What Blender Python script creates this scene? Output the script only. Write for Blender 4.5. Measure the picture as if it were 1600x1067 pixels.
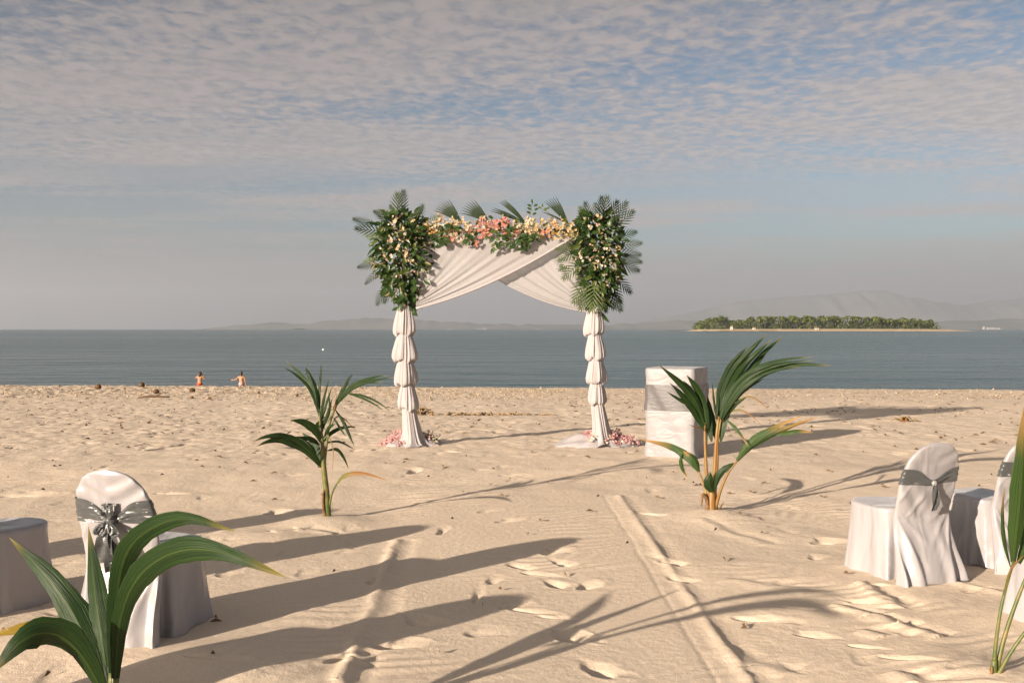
import bpy, math, random
import numpy as np
from mathutils import Vector, Matrix

for o in list(bpy.data.objects):
    bpy.data.objects.remove(o, do_unlink=True)
SC = bpy.context.scene
COL = SC.collection
R = math.radians
F = 1556.0            # focal length in pixels of the 1600 wide photograph
HY = 513.0            # eye level row in the photograph
EYE = 1.6

# ------------------------------------------------------------------ camera
cam_d = bpy.data.cameras.new('camera')
cam = bpy.data.objects.new('camera', cam_d)
COL.objects.link(cam)
cam.location = (0, 0, EYE)
cam.rotation_euler = (R(90), 0, 0)
cam_d.sensor_width = 36
cam_d.lens = F / 1600 * 36
cam_d.shift_y = -(533.5 - HY) / 1600
cam_d.clip_start = 0.1
cam_d.clip_end = 120000
SC.camera = cam

# ------------------------------------------------------------------ light
SUN_EL, SUN_AZ = 13.8, 43.0           # elevation; light travels towards +y turned this far to +x
SDIR = Vector((math.sin(R(SUN_AZ)) * math.cos(R(SUN_EL)), math.cos(R(SUN_AZ)) * math.cos(R(SUN_EL)), -math.sin(R(SUN_EL))))
sun_d = bpy.data.lights.new('sun', 'SUN')
sun_d.energy = 5.0
sun_d.angle = R(0.55)
sun_d.color = (1.0, 0.84, 0.68)
sun = bpy.data.objects.new('sun', sun_d)
sun.rotation_euler = SDIR.to_track_quat('-Z', 'Y').to_euler()
sun.location = (-20, -20, 15)
COL.objects.link(sun)

world = bpy.data.worlds.new('World')
SC.world = world
world.use_nodes = True
WT = world.node_tree
WT.nodes.clear()


def wn(kind, **kw):
    n = WT.nodes.new(kind)
    for k, v in kw.items():
        setattr(n, k, v)
    return n


def wl(a, b):
    WT.links.new(a, b)


def wmath(op, a, b=None, clamp=False):
    n = wn('ShaderNodeMath', operation=op, use_clamp=clamp)
    for i, v in enumerate((a, b)):
        if v is None:
            continue
        if hasattr(v, 'links'):
            wl(v, n.inputs[i])
        else:
            n.inputs[i].default_value = v
    return n.outputs[0]


def wramp(x, a, b):
    n = wn('ShaderNodeMapRange', interpolation_type='SMOOTHSTEP')
    wl(x, n.inputs[0])
    n.inputs[1].default_value = a
    n.inputs[2].default_value = b
    return n.outputs[0]


def wnoise(vec, scale, detail, rough, dist=0.0):
    n = wn('ShaderNodeTexNoise')
    wl(vec, n.inputs['Vector'])
    n.inputs['Scale'].default_value = scale
    n.inputs['Detail'].default_value = detail
    n.inputs['Roughness'].default_value = rough
    n.inputs['Distortion'].default_value = dist
    return n.outputs['Fac']


sky = wn('ShaderNodeTexSky', sky_type='NISHITA')
sky.sun_disc = False
sky.sun_elevation = R(SUN_EL)
sky.sun_rotation = R(180 + SUN_AZ)
sky.air_density = 1.0
sky.dust_density = 0.9
sky.ozone_density = 2.6
hsv = wn('ShaderNodeHueSaturation')
hsv.inputs['Saturation'].default_value = 0.98
hsv.inputs['Value'].default_value = 0.31
wl(sky.outputs[0], hsv.inputs['Color'])
tc = wn('ShaderNodeTexCoord')
sep = wn('ShaderNodeSeparateXYZ')
wl(tc.outputs['Generated'], sep.inputs[0])
zc = wmath('MAXIMUM', sep.outputs[2], 0.03)
px_ = wmath('DIVIDE', sep.outputs[0], zc)
py_ = wmath('DIVIDE', sep.outputs[1], zc)
pl = wn('ShaderNodeCombineXYZ')
wl(px_, pl.inputs[0]); wl(py_, pl.inputs[1])
pl.inputs[2].default_value = 3.7
# large sheets of cloud, drawn out sideways
mp = wn('ShaderNodeMapping')
mp.inputs['Rotation'].default_value = (0, 0, R(12))
mp.inputs['Scale'].default_value = (0.55, 1.0, 1.0)
mp.inputs['Location'].default_value = (2.3, 0.9, 0.0)
wl(pl.outputs[0], mp.inputs['Vector'])
cover = wnoise(mp.outputs[0], 0.5, 5.0, 0.58, 0.8)
mp2 = wn('ShaderNodeMapping')
mp2.inputs['Rotation'].default_value = (0, 0, R(-20))
mp2.inputs['Scale'].default_value = (1.0, 0.78, 1.0)
wl(pl.outputs[0], mp2.inputs['Vector'])
cells = wnoise(mp2.outputs[0], 13.0, 3.0, 0.5, 0.4)
fine = wnoise(mp2.outputs[0], 30.0, 3.0, 0.6, 0.2)
dens = wmath('ADD', wmath('MULTIPLY', cover, 1.75), wmath('ADD', wmath('MULTIPLY', cells, 0.95), wmath('MULTIPLY', fine, 0.42)))
mask = wramp(dens, 1.17, 1.72)
mask = wmath('MULTIPLY', mask, 0.9)
# a long gap in the cloud deck low over the sea
gapn = wnoise(mp.outputs[0], 0.9, 2.0, 0.5, 0.3)
gap = wmath('MULTIPLY', wramp(sep.outputs[2], 0.05, 0.10), wmath('SUBTRACT', 1.0, wramp(sep.outputs[2], 0.10, 0.21)))
gap = wmath('MULTIPLY', gap, wramp(gapn, 0.36, 0.58))
mask = wmath('MULTIPLY', mask, wmath('SUBTRACT', 1.0, wmath('MULTIPLY', gap, 0.75)))
shade = wramp(cells, 0.35, 0.7)
ccol = wn('ShaderNodeMix', data_type='RGBA')
wl(shade, ccol.inputs[0])
ccol.inputs[6].default_value = (1.50, 1.34, 1.30, 1)
ccol.inputs[7].default_value = (1.86, 1.62, 1.54, 1)
mixc = wn('ShaderNodeMix', data_type='RGBA')
wl(mask, mixc.inputs[0])
wl(hsv.outputs[0], mixc.inputs[6])
wl(ccol.outputs[2], mixc.inputs[7])
# low haze band
hz = wramp(sep.outputs[2], 0.0, 0.10)
hzi = wmath('MULTIPLY', wmath('SUBTRACT', 1.0, hz), 0.6)
mixh = wn('ShaderNodeMix', data_type='RGBA')
wl(hzi, mixh.inputs[0])
wl(mixc.outputs[2], mixh.inputs[6])
mixh.inputs[7].default_value = (1.00, 0.94, 0.92, 1)
eg = wn('ShaderNodeValToRGB')  # hand-set sky brightness by height, dimmed overhead to lessen ambient light
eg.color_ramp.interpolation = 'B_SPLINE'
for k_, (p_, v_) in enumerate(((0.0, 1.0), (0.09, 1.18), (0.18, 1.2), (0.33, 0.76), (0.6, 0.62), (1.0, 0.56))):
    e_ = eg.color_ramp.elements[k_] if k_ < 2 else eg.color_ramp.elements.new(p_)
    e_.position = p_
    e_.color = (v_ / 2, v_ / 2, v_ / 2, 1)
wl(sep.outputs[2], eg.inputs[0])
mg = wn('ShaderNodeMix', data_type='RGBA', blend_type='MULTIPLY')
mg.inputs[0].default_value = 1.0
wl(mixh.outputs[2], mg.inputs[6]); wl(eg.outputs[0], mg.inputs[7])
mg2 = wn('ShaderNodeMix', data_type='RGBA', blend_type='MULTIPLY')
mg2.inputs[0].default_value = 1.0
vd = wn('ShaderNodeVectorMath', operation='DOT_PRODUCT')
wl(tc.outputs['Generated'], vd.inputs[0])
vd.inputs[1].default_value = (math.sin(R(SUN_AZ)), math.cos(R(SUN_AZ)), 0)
gain = wmath('ADD', 1.58, wmath('MULTIPLY', wmath('MULTIPLY', vd.outputs['Value'], vd.outputs['Value']), 0.86))  # sky colour brightened along the sun's azimuth, imitating front-lit clouds
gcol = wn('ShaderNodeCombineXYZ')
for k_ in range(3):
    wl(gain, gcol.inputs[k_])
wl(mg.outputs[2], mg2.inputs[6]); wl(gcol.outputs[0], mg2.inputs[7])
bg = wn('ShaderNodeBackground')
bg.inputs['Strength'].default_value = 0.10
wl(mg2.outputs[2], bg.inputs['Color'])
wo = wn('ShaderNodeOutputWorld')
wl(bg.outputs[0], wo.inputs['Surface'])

SC.view_settings.view_transform = 'Standard'
SC.view_settings.look = 'None'
SC.view_settings.gamma = 1.0
SC.view_settings.use_curve_mapping = False
SC.view_settings.exposure = 1.42
SC.render.engine = 'CYCLES'
SC.cycles.use_denoising = True
SC.cycles.max_bounces = 7
SC.cycles.volume_bounces = 1
SC.cycles.transparent_max_bounces = 12

# ------------------------------------------------------------------ helpers
rng = random.Random(11)
NR = np.random.RandomState(5)


def P(px, py, Y):
    """a point of the place seen in the photograph at (px, py), Y metres away"""
    return Vector(((px - 800) / F * Y, Y, EYE - (py - HY) / F * Y))


PROF_Y = np.array([-200, 0, 12, 15, 18, 22, 30, 35.5, 37.5, 40, 45, 57, 75, 95, 130.])
PROF_Z = np.array([0.35, 0, 0, -0.03, -0.11, -0.25, -0.44, -0.55, -0.62, -0.83, -1.32, -2.25, -3.3, -4.2, -6.])


def prof(x, y):
    z = 0.0
    for d in (-1.2, -0.6, 0, 0.6, 1.2):
        z = z + np.interp(y + d, PROF_Y, PROF_Z)
    z = z / 5
    return z - 0.0042 * np.clip(x, -40, 40) * np.clip((y - 14) / 23, 0, 1)


def G(px, py):
    """the ground point seen at (px, py)"""
    Y = F * EYE / (py - HY)
    for _ in range(12):
        z = float(prof((px - 800) / F * Y, Y))
        Y = 0.5 * Y + 0.5 * F * (EYE - z) / (py - HY)
    return Vector(((px - 800) / F * Y, Y, float(prof((px - 800) / F * Y, Y))))


def gz(x, y):
    return float(prof(x, y))


def props(o, label=None, cat=None, group=None, kind=None):
    if label:
        o['label'] = label
    if cat:
        o['category'] = cat
    if group:
        o['group'] = group
    if kind:
        o['kind'] = kind
    return o


def thing(name, label, cat, loc=(0, 0, 0), rz=0.0, group=None):
    o = bpy.data.objects.new(name, None)
    o.empty_display_size = 0.2
    o.location = loc
    o.rotation_euler = (0, 0, rz)
    COL.objects.link(o)
    return props(o, label, cat, group)


def link(name, me, parent=None, mw=None):
    o = bpy.data.objects.new(name, me)
    COL.objects.link(o)
    if parent is not None:
        o.parent = parent
    if mw is not None:
        o.matrix_local = mw
    return o


def mesh(name, verts, faces, mats, smooth=True, midx=None):
    me = bpy.data.meshes.new(name)
    me.from_pydata([tuple(v) for v in verts], [], faces)
    if not isinstance(mats, (list, tuple)):
        mats = [mats]
    for m in mats:
        me.materials.append(m)
    if midx is not None:
        me.polygons.foreach_set('material_index', midx)
    if smooth:
        me.polygons.foreach_set('use_smooth', [True] * len(me.polygons))
    me.update()
    return me


class MB:
    """collects verts and faces of one mesh"""

    def __init__(s):
        s.v, s.f, s.m = [], [], []

    def grid(s, rows, close_u=False, close_v=False, mi=0):
        """rows: list of equally long lists of points"""
        b = len(s.v)
        n = len(rows[0])
        for r in rows:
            s.v.extend(r)
        nr = len(rows)
        for i in range(nr if close_v else nr - 1):
            for j in range(n if close_u else n - 1):
                a = b + i * n + j
                c = b + i * n + (j + 1) % n
                d = b + ((i + 1) % nr) * n + (j + 1) % n
                e = b + ((i + 1) % nr) * n + j
                s.f.append((a, c, d, e)); s.m.append(mi)
        return b

    def tube(s, pts, radii, n=8, mi=0, cap=True):
        pts = [Vector(p) for p in pts]
        if not isinstance(radii, (list, tuple)):
            radii = [radii] * len(pts)
        rows = []
        up = Vector((0.13, 0.97, 0.2)).normalized()
        for i, p in enumerate(pts):
            t = (pts[min(i + 1, len(pts) - 1)] - pts[max(i - 1, 0)]).normalized()
            a = t.cross(up)
            if a.length < 1e-3:
                a = t.cross(Vector((1, 0, 0)))
            a.normalize()
            c = t.cross(a)
            rows.append([p + (a * math.cos(q) + c * math.sin(q)) * radii[i] for q in [2 * math.pi * k / n for k in range(n)]])
        b = s.grid(rows, close_u=True, mi=mi)
        if cap:
            s.f.append(tuple(b + k for k in range(n))[::-1]); s.m.append(mi)
            e = b + (len(rows) - 1) * n
            s.f.append(tuple(e + k for k in range(n))); s.m.append(mi)

    def box(s, c, sz, rz=0.0, mi=0):
        b = len(s.v)
        cz, sn = math.cos(rz), math.sin(rz)
        for z in (-1, 1):
            for x, y in ((-1, -1), (1, -1), (1, 1), (-1, 1)):
                lx, ly = x * sz[0] / 2, y * sz[1] / 2
                s.v.append(Vector((c[0] + lx * cz - ly * sn, c[1] + lx * sn + ly * cz, c[2] + z * sz[2] / 2)))
        for q in ((3, 2, 1, 0), (4, 5, 6, 7), (0, 1, 5, 4), (1, 2, 6, 5), (2, 3, 7, 6), (3, 0, 4, 7)):
            s.f.append(tuple(b + k for k in q)); s.m.append(mi)

    def build(s, name, mats, parent=None, loc=None, smooth=True):
        vv = s.v
        if loc is not None:
            L = Vector(loc)
            vv = [Vector(v) - L for v in vv]
        me = mesh(name, vv, s.f, mats, smooth, s.m)
        return link(name, me, parent)


def spline(pts, n):
    """Catmull-Rom through pts, n+1 samples"""
    pts = [Vector(p) for p in pts]
    if len(pts) == 2:
        return [pts[0].lerp(pts[1], i / n) for i in range(n + 1)]
    q = [2 * pts[0] - pts[1]] + pts + [2 * pts[-1] - pts[-2]]
    ns = len(pts) - 1
    out = []
    for i in range(n + 1):
        t = i / n * ns
        k = min(int(t), ns - 1)
        u = t - k
        a, b, c, d = q[k:k + 4]
        out.append(0.5 * ((2 * b) + (c - a) * u + (2 * a - 5 * b + 4 * c - d) * u * u + (3 * b - a - 3 * c + d) * u ** 3))
    return out


def smst(a, b, x):
    t = np.clip((x - a) / (b - a), 0, 1)
    return t * t * (3 - 2 * t)


def gnoise(x, y, seed=0):
    """gradient noise, numpy, about -0.7..0.7"""
    x = np.asarray(x, dtype=np.float64); y = np.asarray(y, dtype=np.float64)
    xi = np.floor(x).astype(np.int64); yi = np.floor(y).astype(np.int64)
    xf = x - xi; yf = y - yi
    u = xf * xf * xf * (xf * (xf * 6 - 15) + 10); v = yf * yf * yf * (yf * (yf * 6 - 15) + 10)

    def g(ix, iy, dx, dy):
        h = (ix * 374761393 + iy * 668265263 + seed * 974634777) & 0xFFFFFFFF
        h = ((h ^ (h >> 13)) * 1274126177) & 0xFFFFFFFF
        h = h ^ (h >> 16)
        a = (h & 1023) * (2 * math.pi / 1024)
        return np.cos(a) * dx + np.sin(a) * dy
    n00 = g(xi, yi, xf, yf); n10 = g(xi + 1, yi, xf - 1, yf)
    n01 = g(xi, yi + 1, xf, yf - 1); n11 = g(xi + 1, yi + 1, xf - 1, yf - 1)
    return (n00 * (1 - u) + n10 * u) * (1 - v) + (n01 * (1 - u) + n11 * u) * v


# ------------------------------------------------------------------ materials
def mat(name, col, rough=0.6, spec=0.3, noise=None, bump=None, trans=0.0, extra=None):
    """procedural principled material; noise=(scale, other colour, lo, hi), bump=(scale, distance, strength)"""
    m = bpy.data.materials.new(name)
    m.use_nodes = True
    nt = m.node_tree
    b = nt.nodes['Principled BSDF']
    b.inputs['Roughness'].default_value = rough
    b.inputs['Specular IOR Level'].default_value = spec
    tco = nt.nodes.new('ShaderNodeTexCoord')
    b.inputs['Base Color'].default_value = (*col, 1)
    csock = None
    if noise:
        n = nt.nodes.new('ShaderNodeTexNoise')
        n.inputs['Scale'].default_value = noise[0]
        n.inputs['Detail'].default_value = 4
        nt.links.new(tco.outputs['Object'], n.inputs['Vector'])
        mr = nt.nodes.new('ShaderNodeMapRange')
        mr.inputs[1].default_value = noise[2]; mr.inputs[2].default_value = noise[3]
        nt.links.new(n.outputs['Fac'], mr.inputs[0])
        mx = nt.nodes.new('ShaderNodeMix'); mx.data_type = 'RGBA'
        mx.inputs[6].default_value = (*col, 1); mx.inputs[7].default_value = (*noise[1], 1)
        nt.links.new(mr.outputs[0], mx.inputs[0])
        nt.links.new(mx.outputs[2], b.inputs['Base Color'])
        csock = mx.outputs[2]
    if bump:
        n2 = nt.nodes.new('ShaderNodeTexNoise')
        n2.inputs['Scale'].default_value = bump[0]
        n2.inputs['Detail'].default_value = 3
        nt.links.new(tco.outputs['Object'], n2.inputs['Vector'])
        bp = nt.nodes.new('ShaderNodeBump')
        bp.inputs['Distance'].default_value = bump[1]
        bp.inputs['Strength'].default_value = bump[2]
        nt.links.new(n2.outputs['Fac'], bp.inputs['Height'])
        nt.links.new(bp.outputs[0], b.inputs['Normal'])
    if trans > 0:
        tr = nt.nodes.new('ShaderNodeBsdfTranslucent')
        tr.inputs['Color'].default_value = (*col, 1)
        if csock:
            nt.links.new(csock, tr.inputs['Color'])
        ms = nt.nodes.new('ShaderNodeMixShader')
        ms.inputs[0].default_value = trans
        out = nt.nodes['Material Output']
        nt.links.new(b.outputs[0], ms.inputs[1]); nt.links.new(tr.outputs[0], ms.inputs[2])
        nt.links.new(ms.outputs[0], out.inputs['Surface'])
    return m


def leaf_mat(name, c1, c2, tip=None, tip_at=(0.8, 1.0), rough=0.42, trans=0.13, stripes=26):
    """leaf with fine length-wise veins; the attribute 'along' runs 0..1 to the tip, 'across' -1..1"""
    m = bpy.data.materials.new(name)
    m.use_nodes = True
    nt = m.node_tree
    L = nt.links.new
    b = nt.nodes['Principled BSDF']
    b.inputs['Roughness'].default_value = rough
    b.inputs['Specular IOR Level'].default_value = 0.3
    at = nt.nodes.new('ShaderNodeAttribute'); at.attribute_name = 'leafuv'
    sp = nt.nodes.new('ShaderNodeSeparateXYZ')
    L(at.outputs['Vector'], sp.inputs[0])
    mpn = nt.nodes.new('ShaderNodeMapping')
    mpn.inputs['Scale'].default_value = (stripes * 0.5, 2.2, 1)
    L(at.outputs['Vector'], mpn.inputs['Vector'])
    n = nt.nodes.new('ShaderNodeTexNoise')
    n.inputs['Scale'].default_value = 1.0; n.inputs['Detail'].default_value = 3
    L(mpn.outputs[0], n.inputs['Vector'])
    mr = nt.nodes.new('ShaderNodeMapRange'); mr.inputs[1].default_value = 0.35; mr.inputs[2].default_value = 0.68
    L(n.outputs['Fac'], mr.inputs[0])
    mx = nt.nodes.new('ShaderNodeMix'); mx.data_type = 'RGBA'
    mx.inputs[6].default_value = (*c1, 1); mx.inputs[7].default_value = (*c2, 1)
    L(mr.outputs[0], mx.inputs[0])
    col = mx.outputs[2]
    # pale midrib
    ab = nt.nodes.new('ShaderNodeMath'); ab.operation = 'ABSOLUTE'
    L(sp.outputs[0], ab.inputs[0])
    rb = nt.nodes.new('ShaderNodeMapRange'); rb.inputs[1].default_value = 0.03; rb.inputs[2].default_value = 0.11
    rb.inputs[3].default_value = 0.4; rb.inputs[4].default_value = 0.0
    L(ab.outputs[0], rb.inputs[0])
    mx2 = nt.nodes.new('ShaderNodeMix'); mx2.data_type = 'RGBA'
    mx2.inputs[7].default_value = (0.075, 0.11, 0.02, 1)
    L(rb.outputs[0], mx2.inputs[0]); L(col, mx2.inputs[6])
    col = mx2.outputs[2]
    if tip:
        ad = nt.nodes.new('ShaderNodeMath'); ad.operation = 'MULTIPLY_ADD'
        L(n.outputs['Fac'], ad.inputs[0]); ad.inputs[1].default_value = 0.22; L(sp.outputs[1], ad.inputs[2])
        tr_ = nt.nodes.new('ShaderNodeMapRange'); tr_.inputs[1].default_value = tip_at[0] + 0.1; tr_.inputs[2].default_value = tip_at[1] + 0.1
        L(ad.outputs[0], tr_.inputs[0])
        mx3 = nt.nodes.new('ShaderNodeMix'); mx3.data_type = 'RGBA'
        mx3.inputs[7].default_value = (*tip, 1)
        L(tr_.outputs[0], mx3.inputs[0]); L(col, mx3.inputs[6])
        col = mx3.outputs[2]
    L(col, b.inputs['Base Color'])
    bp = nt.nodes.new('ShaderNodeBump'); bp.inputs['Distance'].default_value = 0.004; bp.inputs['Strength'].default_value = 0.8
    L(n.outputs['Fac'], bp.inputs['Height']); L(bp.outputs[0], b.inputs['Normal'])
    tr = nt.nodes.new('ShaderNodeBsdfTranslucent')
    g = nt.nodes.new('ShaderNodeMix'); g.data_type = 'RGBA'; g.blend_type = 'MULTIPLY'
    g.inputs[0].default_value = 1.0; g.inputs[7].default_value = (1.7, 1.9, 0.7, 1)
    L(col, g.inputs[6]); L(g.outputs[2], tr.inputs['Color'])
    ms = nt.nodes.new('ShaderNodeMixShader'); ms.inputs[0].default_value = trans
    L(b.outputs[0], ms.inputs[1]); L(tr.outputs[0], ms.inputs[2])
    L(ms.outputs[0], nt.nodes['Material Output'].inputs['Surface'])
    return m


M = {}
M['leaf'] = leaf_mat('palm leaf', (0.007, 0.021, 0.005), (0.020, 0.048, 0.008), tip=(0.30, 0.22, 0.05), tip_at=(0.9, 1.05))
M['leaf_old'] = leaf_mat('palm leaf browning', (0.018, 0.045, 0.009), (0.045, 0.08, 0.015), tip=(0.36, 0.19, 0.06), tip_at=(0.62, 0.98))
M['leaf_orange'] = leaf_mat('palm leaf dried', (0.09, 0.11, 0.025), (0.16, 0.15, 0.03), tip=(0.22, 0.11, 0.035), tip_at=(0.25, 0.6))
M['leaf_yellow'] = leaf_mat('palm leaf yellowing', (0.035, 0.07, 0.015), (0.09, 0.11, 0.02), tip=(0.36, 0.24, 0.035), tip_at=(0.35, 0.62))
M['stem_green'] = mat('green stem', (0.06, 0.09, 0.02), 0.45, 0.4, (14, (0.16, 0.13, 0.035), 0.4, 0.65))
M['stem_orange'] = mat('orange stem', (0.21, 0.105, 0.028), 0.45, 0.4, (12, (0.20, 0.15, 0.04), 0.45, 0.7))
M['stem_dry'] = mat('dry sheath', (0.20, 0.11, 0.05), 0.8, 0.2, (25, (0.08, 0.045, 0.02), 0.4, 0.65))
M['frond'] = leaf_mat('fan leaf', (0.006, 0.017, 0.006), (0.015, 0.034, 0.010), stripes=6, trans=0.15)
M['frond_pale'] = leaf_mat('pale fan leaf', (0.045, 0.075, 0.022), (0.10, 0.13, 0.04), stripes=6, trans=0.2)
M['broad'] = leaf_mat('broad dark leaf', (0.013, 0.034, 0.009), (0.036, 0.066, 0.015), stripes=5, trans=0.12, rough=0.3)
M['broad_pale'] = leaf_mat('broad yellow green leaf', (0.045, 0.07, 0.014), (0.10, 0.12, 0.028), stripes=5, trans=0.2, rough=0.35)  # a leaf colour of its own, mixed at random among the dark leaves
M['bud'] = mat('tan bud', (0.24, 0.19, 0.11), 0.6, 0.3, (30, (0.15, 0.14, 0.05), 0.4, 0.6), trans=0.1)
for nm, c, c2 in (('white', (0.62, 0.58, 0.50), (0.58, 0.48, 0.34)), ('cream', (0.58, 0.49, 0.34), (0.52, 0.38, 0.20)),
                  ('coral', (0.58, 0.20, 0.15), (0.56, 0.30, 0.22)), ('orange', (0.56, 0.26, 0.06), (0.60, 0.38, 0.12)),
                  ('yellow', (0.56, 0.42, 0.15), (0.58, 0.51, 0.34)), ('blush', (0.58, 0.38, 0.28), (0.55, 0.45, 0.33)),
                  ('pink', (0.56, 0.27, 0.27), (0.56, 0.40, 0.38))):
    M['b_' + nm] = mat(nm + ' petal', c, 0.6, 0.25, (22, c2, 0.4, 0.65), trans=0.25)


def cloth_mat(name, col, rough, sheen, bump, trans=0.0, transp=0.0, aniso=0.0):
    m = bpy.data.materials.new(name)
    m.use_nodes = True
    nt = m.node_tree
    L = nt.links.new
    b = nt.nodes['Principled BSDF']
    b.inputs['Base Color'].default_value = (*col, 1)
    b.inputs['Roughness'].default_value = rough
    b.inputs['Specular IOR Level'].default_value = 0.45
    b.inputs['Sheen Weight'].default_value = sheen
    tco = nt.nodes.new('ShaderNodeTexCoord')
    last = None
    for (sc, st, d) in bump:
        mp_ = nt.nodes.new('ShaderNodeMapping')
        mp_.inputs['Scale'].default_value = sc
        mp_.inputs['Rotation'].default_value = (0.2, 0.35, 0.3)
        L(tco.outputs['Object'], mp_.inputs['Vector'])
        n = nt.nodes.new('ShaderNodeTexNoise')
        n.inputs['Scale'].default_value = 1.0; n.inputs['Detail'].default_value = 2.0; n.inputs['Distortion'].default_value = 0.7
        L(mp_.outputs[0], n.inputs['Vector'])
        bp = nt.nodes.new('ShaderNodeBump')
        bp.inputs['Distance'].default_value = d; bp.inputs['Strength'].default_value = st
        L(n.outputs['Fac'], bp.inputs['Height'])
        if last:
            L(last, bp.inputs['Normal'])
        last = bp.outputs[0]
    if last:
        L(last, b.inputs['Normal'])
    sh = b.outputs[0]
    out = nt.nodes['Material Output']
    if trans:
        tr = nt.nodes.new('ShaderNodeBsdfTranslucent'); tr.inputs['Color'].default_value = (*col, 1)
        ms = nt.nodes.new('ShaderNodeMixShader'); ms.inputs[0].default_value = trans
        L(sh, ms.inputs[1]); L(tr.outputs[0], ms.inputs[2]); sh = ms.outputs[0]
    if transp:
        tp = nt.nodes.new('ShaderNodeBsdfTransparent')
        ms = nt.nodes.new('ShaderNodeMixShader'); ms.inputs[0].default_value = transp
        L(sh, ms.inputs[1]); L(tp.outputs[0], ms.inputs[2]); sh = ms.outputs[0]
    L(sh, out.inputs['Surface'])
    return m


M['satin'] = cloth_mat('white satin', (0.32, 0.305, 0.312), 0.27, 0.15, [((4.5, 4.5, 2.5), 0.6, 0.055), ((15, 15, 6), 0.3, 0.008)])
M['sash'] = cloth_mat('grey satin', (0.06, 0.064, 0.064), 0.32, 0.2, [((14, 14, 30), 0.6, 0.02)])
M['tulle'] = cloth_mat('white tulle', (0.44, 0.42, 0.415), 0.8, 0.1, [((60, 60, 8), 0.25, 0.006)], trans=0.36, transp=0.13)
M['tulle_wrap'] = cloth_mat('white tulle gathered', (0.43, 0.40, 0.40), 0.8, 0.1, [((45, 45, 5), 0.45, 0.012)], trans=0.22)
M['cover'] = cloth_mat('white stretch cloth', (0.235, 0.227, 0.232), 0.5, 0.1, [((3.5, 3.5, 9), 0.4, 0.04), ((10, 10, 22), 0.15, 0.01)])
M['band'] = cloth_mat('grey organza', (0.085, 0.078, 0.08), 0.45, 0.2, [((8, 8, 30), 0.3, 0.01)])
M['wood'] = mat('pole wood', (0.25, 0.17, 0.10), 0.7, 0.2, (18, (0.14, 0.09, 0.05), 0.4, 0.6))
M['pearl'] = mat('pearl clasp', (0.30, 0.30, 0.29), 0.15, 0.7, (20, (0.22, 0.22, 0.21), 0.4, 0.6))


def sand_material():
    m = bpy.data.materials.new('beach sand')
    m.use_nodes = True
    nt = m.node_tree
    L = nt.links.new
    b = nt.nodes['Principled BSDF']
    b.inputs['Roughness'].default_value = 0.92
    b.inputs['Specular IOR Level'].default_value = 0.15
    tco = nt.nodes.new('ShaderNodeTexCoord')

    def nz(scale, detail, rough=0.55):
        n = nt.nodes.new('ShaderNodeTexNoise')
        n.inputs['Scale'].default_value = scale; n.inputs['Detail'].default_value = detail; n.inputs['Roughness'].default_value = rough
        L(tco.outputs['Object'], n.inputs['Vector'])
        return n.outputs['Fac']

    def mr(x, a, c, lo=0.0, hi=1.0):
        n = nt.nodes.new('ShaderNodeMapRange')
        n.inputs[1].default_value = a; n.inputs[2].default_value = c; n.inputs[3].default_value = lo; n.inputs[4].default_value = hi
        L(x, n.inputs[0])
        return n.outputs[0]

    def mix(f, a, c):
        n = nt.nodes.new('ShaderNodeMix'); n.data_type = 'RGBA'
        L(f, n.inputs[0])
        for i, v in ((6, a), (7, c)):
            if hasattr(v, 'links'):
                L(v, n.inputs[i])
            else:
                n.inputs[i].default_value = (*v, 1)
        return n.outputs[2]
    c = mix(mr(nz(0.8, 4), 0.35, 0.65), (0.72, 0.575, 0.43), (0.65, 0.51, 0.375))
    c = mix(mr(nz(260, 2), 0.40, 0.64), c, (0.74, 0.64, 0.51))
    c = mix(mr(nz(150, 2), 0.60, 0.74, 0, 0.75), c, (0.32, 0.23, 0.15))
    # coarse coral grit along the crest, far up the beach
    sp = nt.nodes.new('ShaderNodeSeparateXYZ'); L(tco.outputs['Object'], sp.inputs[0])
    far = mr(sp.outputs[1], 24, 33)
    vo = nt.nodes.new('ShaderNodeTexVoronoi'); vo.inputs['Scale'].default_value = 7.0
    L(tco.outputs['Object'], vo.inputs['Vector'])
    sr = nt.nodes.new('ShaderNodeSeparateColor'); L(vo.outputs['Color'], sr.inputs[0])
    mu = nt.nodes.new('ShaderNodeMath'); mu.operation = 'MULTIPLY'; mu.inputs[1].default_value = 0.6
    L(far, mu.inputs[0])
    mm = nt.nodes.new('ShaderNodeMath'); mm.operation = 'MULTIPLY'
    L(mu.outputs[0], mm.inputs[0]); L(mr(sr.outputs[0], 0.55, 0.75), mm.inputs[1])
    c = mix(mm.outputs[0], c, (0.38, 0.27, 0.17))
    L(c, b.inputs['Base Color'])
    bp = nt.nodes.new('ShaderNodeBump'); bp.inputs['Strength'].default_value = 0.5; bp.inputs['Distance'].default_value = 0.007
    L(nz(140, 3, 0.7), bp.inputs['Height'])
    bp2 = nt.nodes.new('ShaderNodeBump'); bp2.inputs['Strength'].default_value = 0.5; bp2.inputs['Distance'].default_value = 0.012
    L(nz(22, 4, 0.6), bp2.inputs['Height'])
    L(bp2.outputs[0], bp.inputs['Normal'])
    L(bp.outputs[0], b.inputs['Normal'])
    return m


M['sand'] = sand_material()


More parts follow.
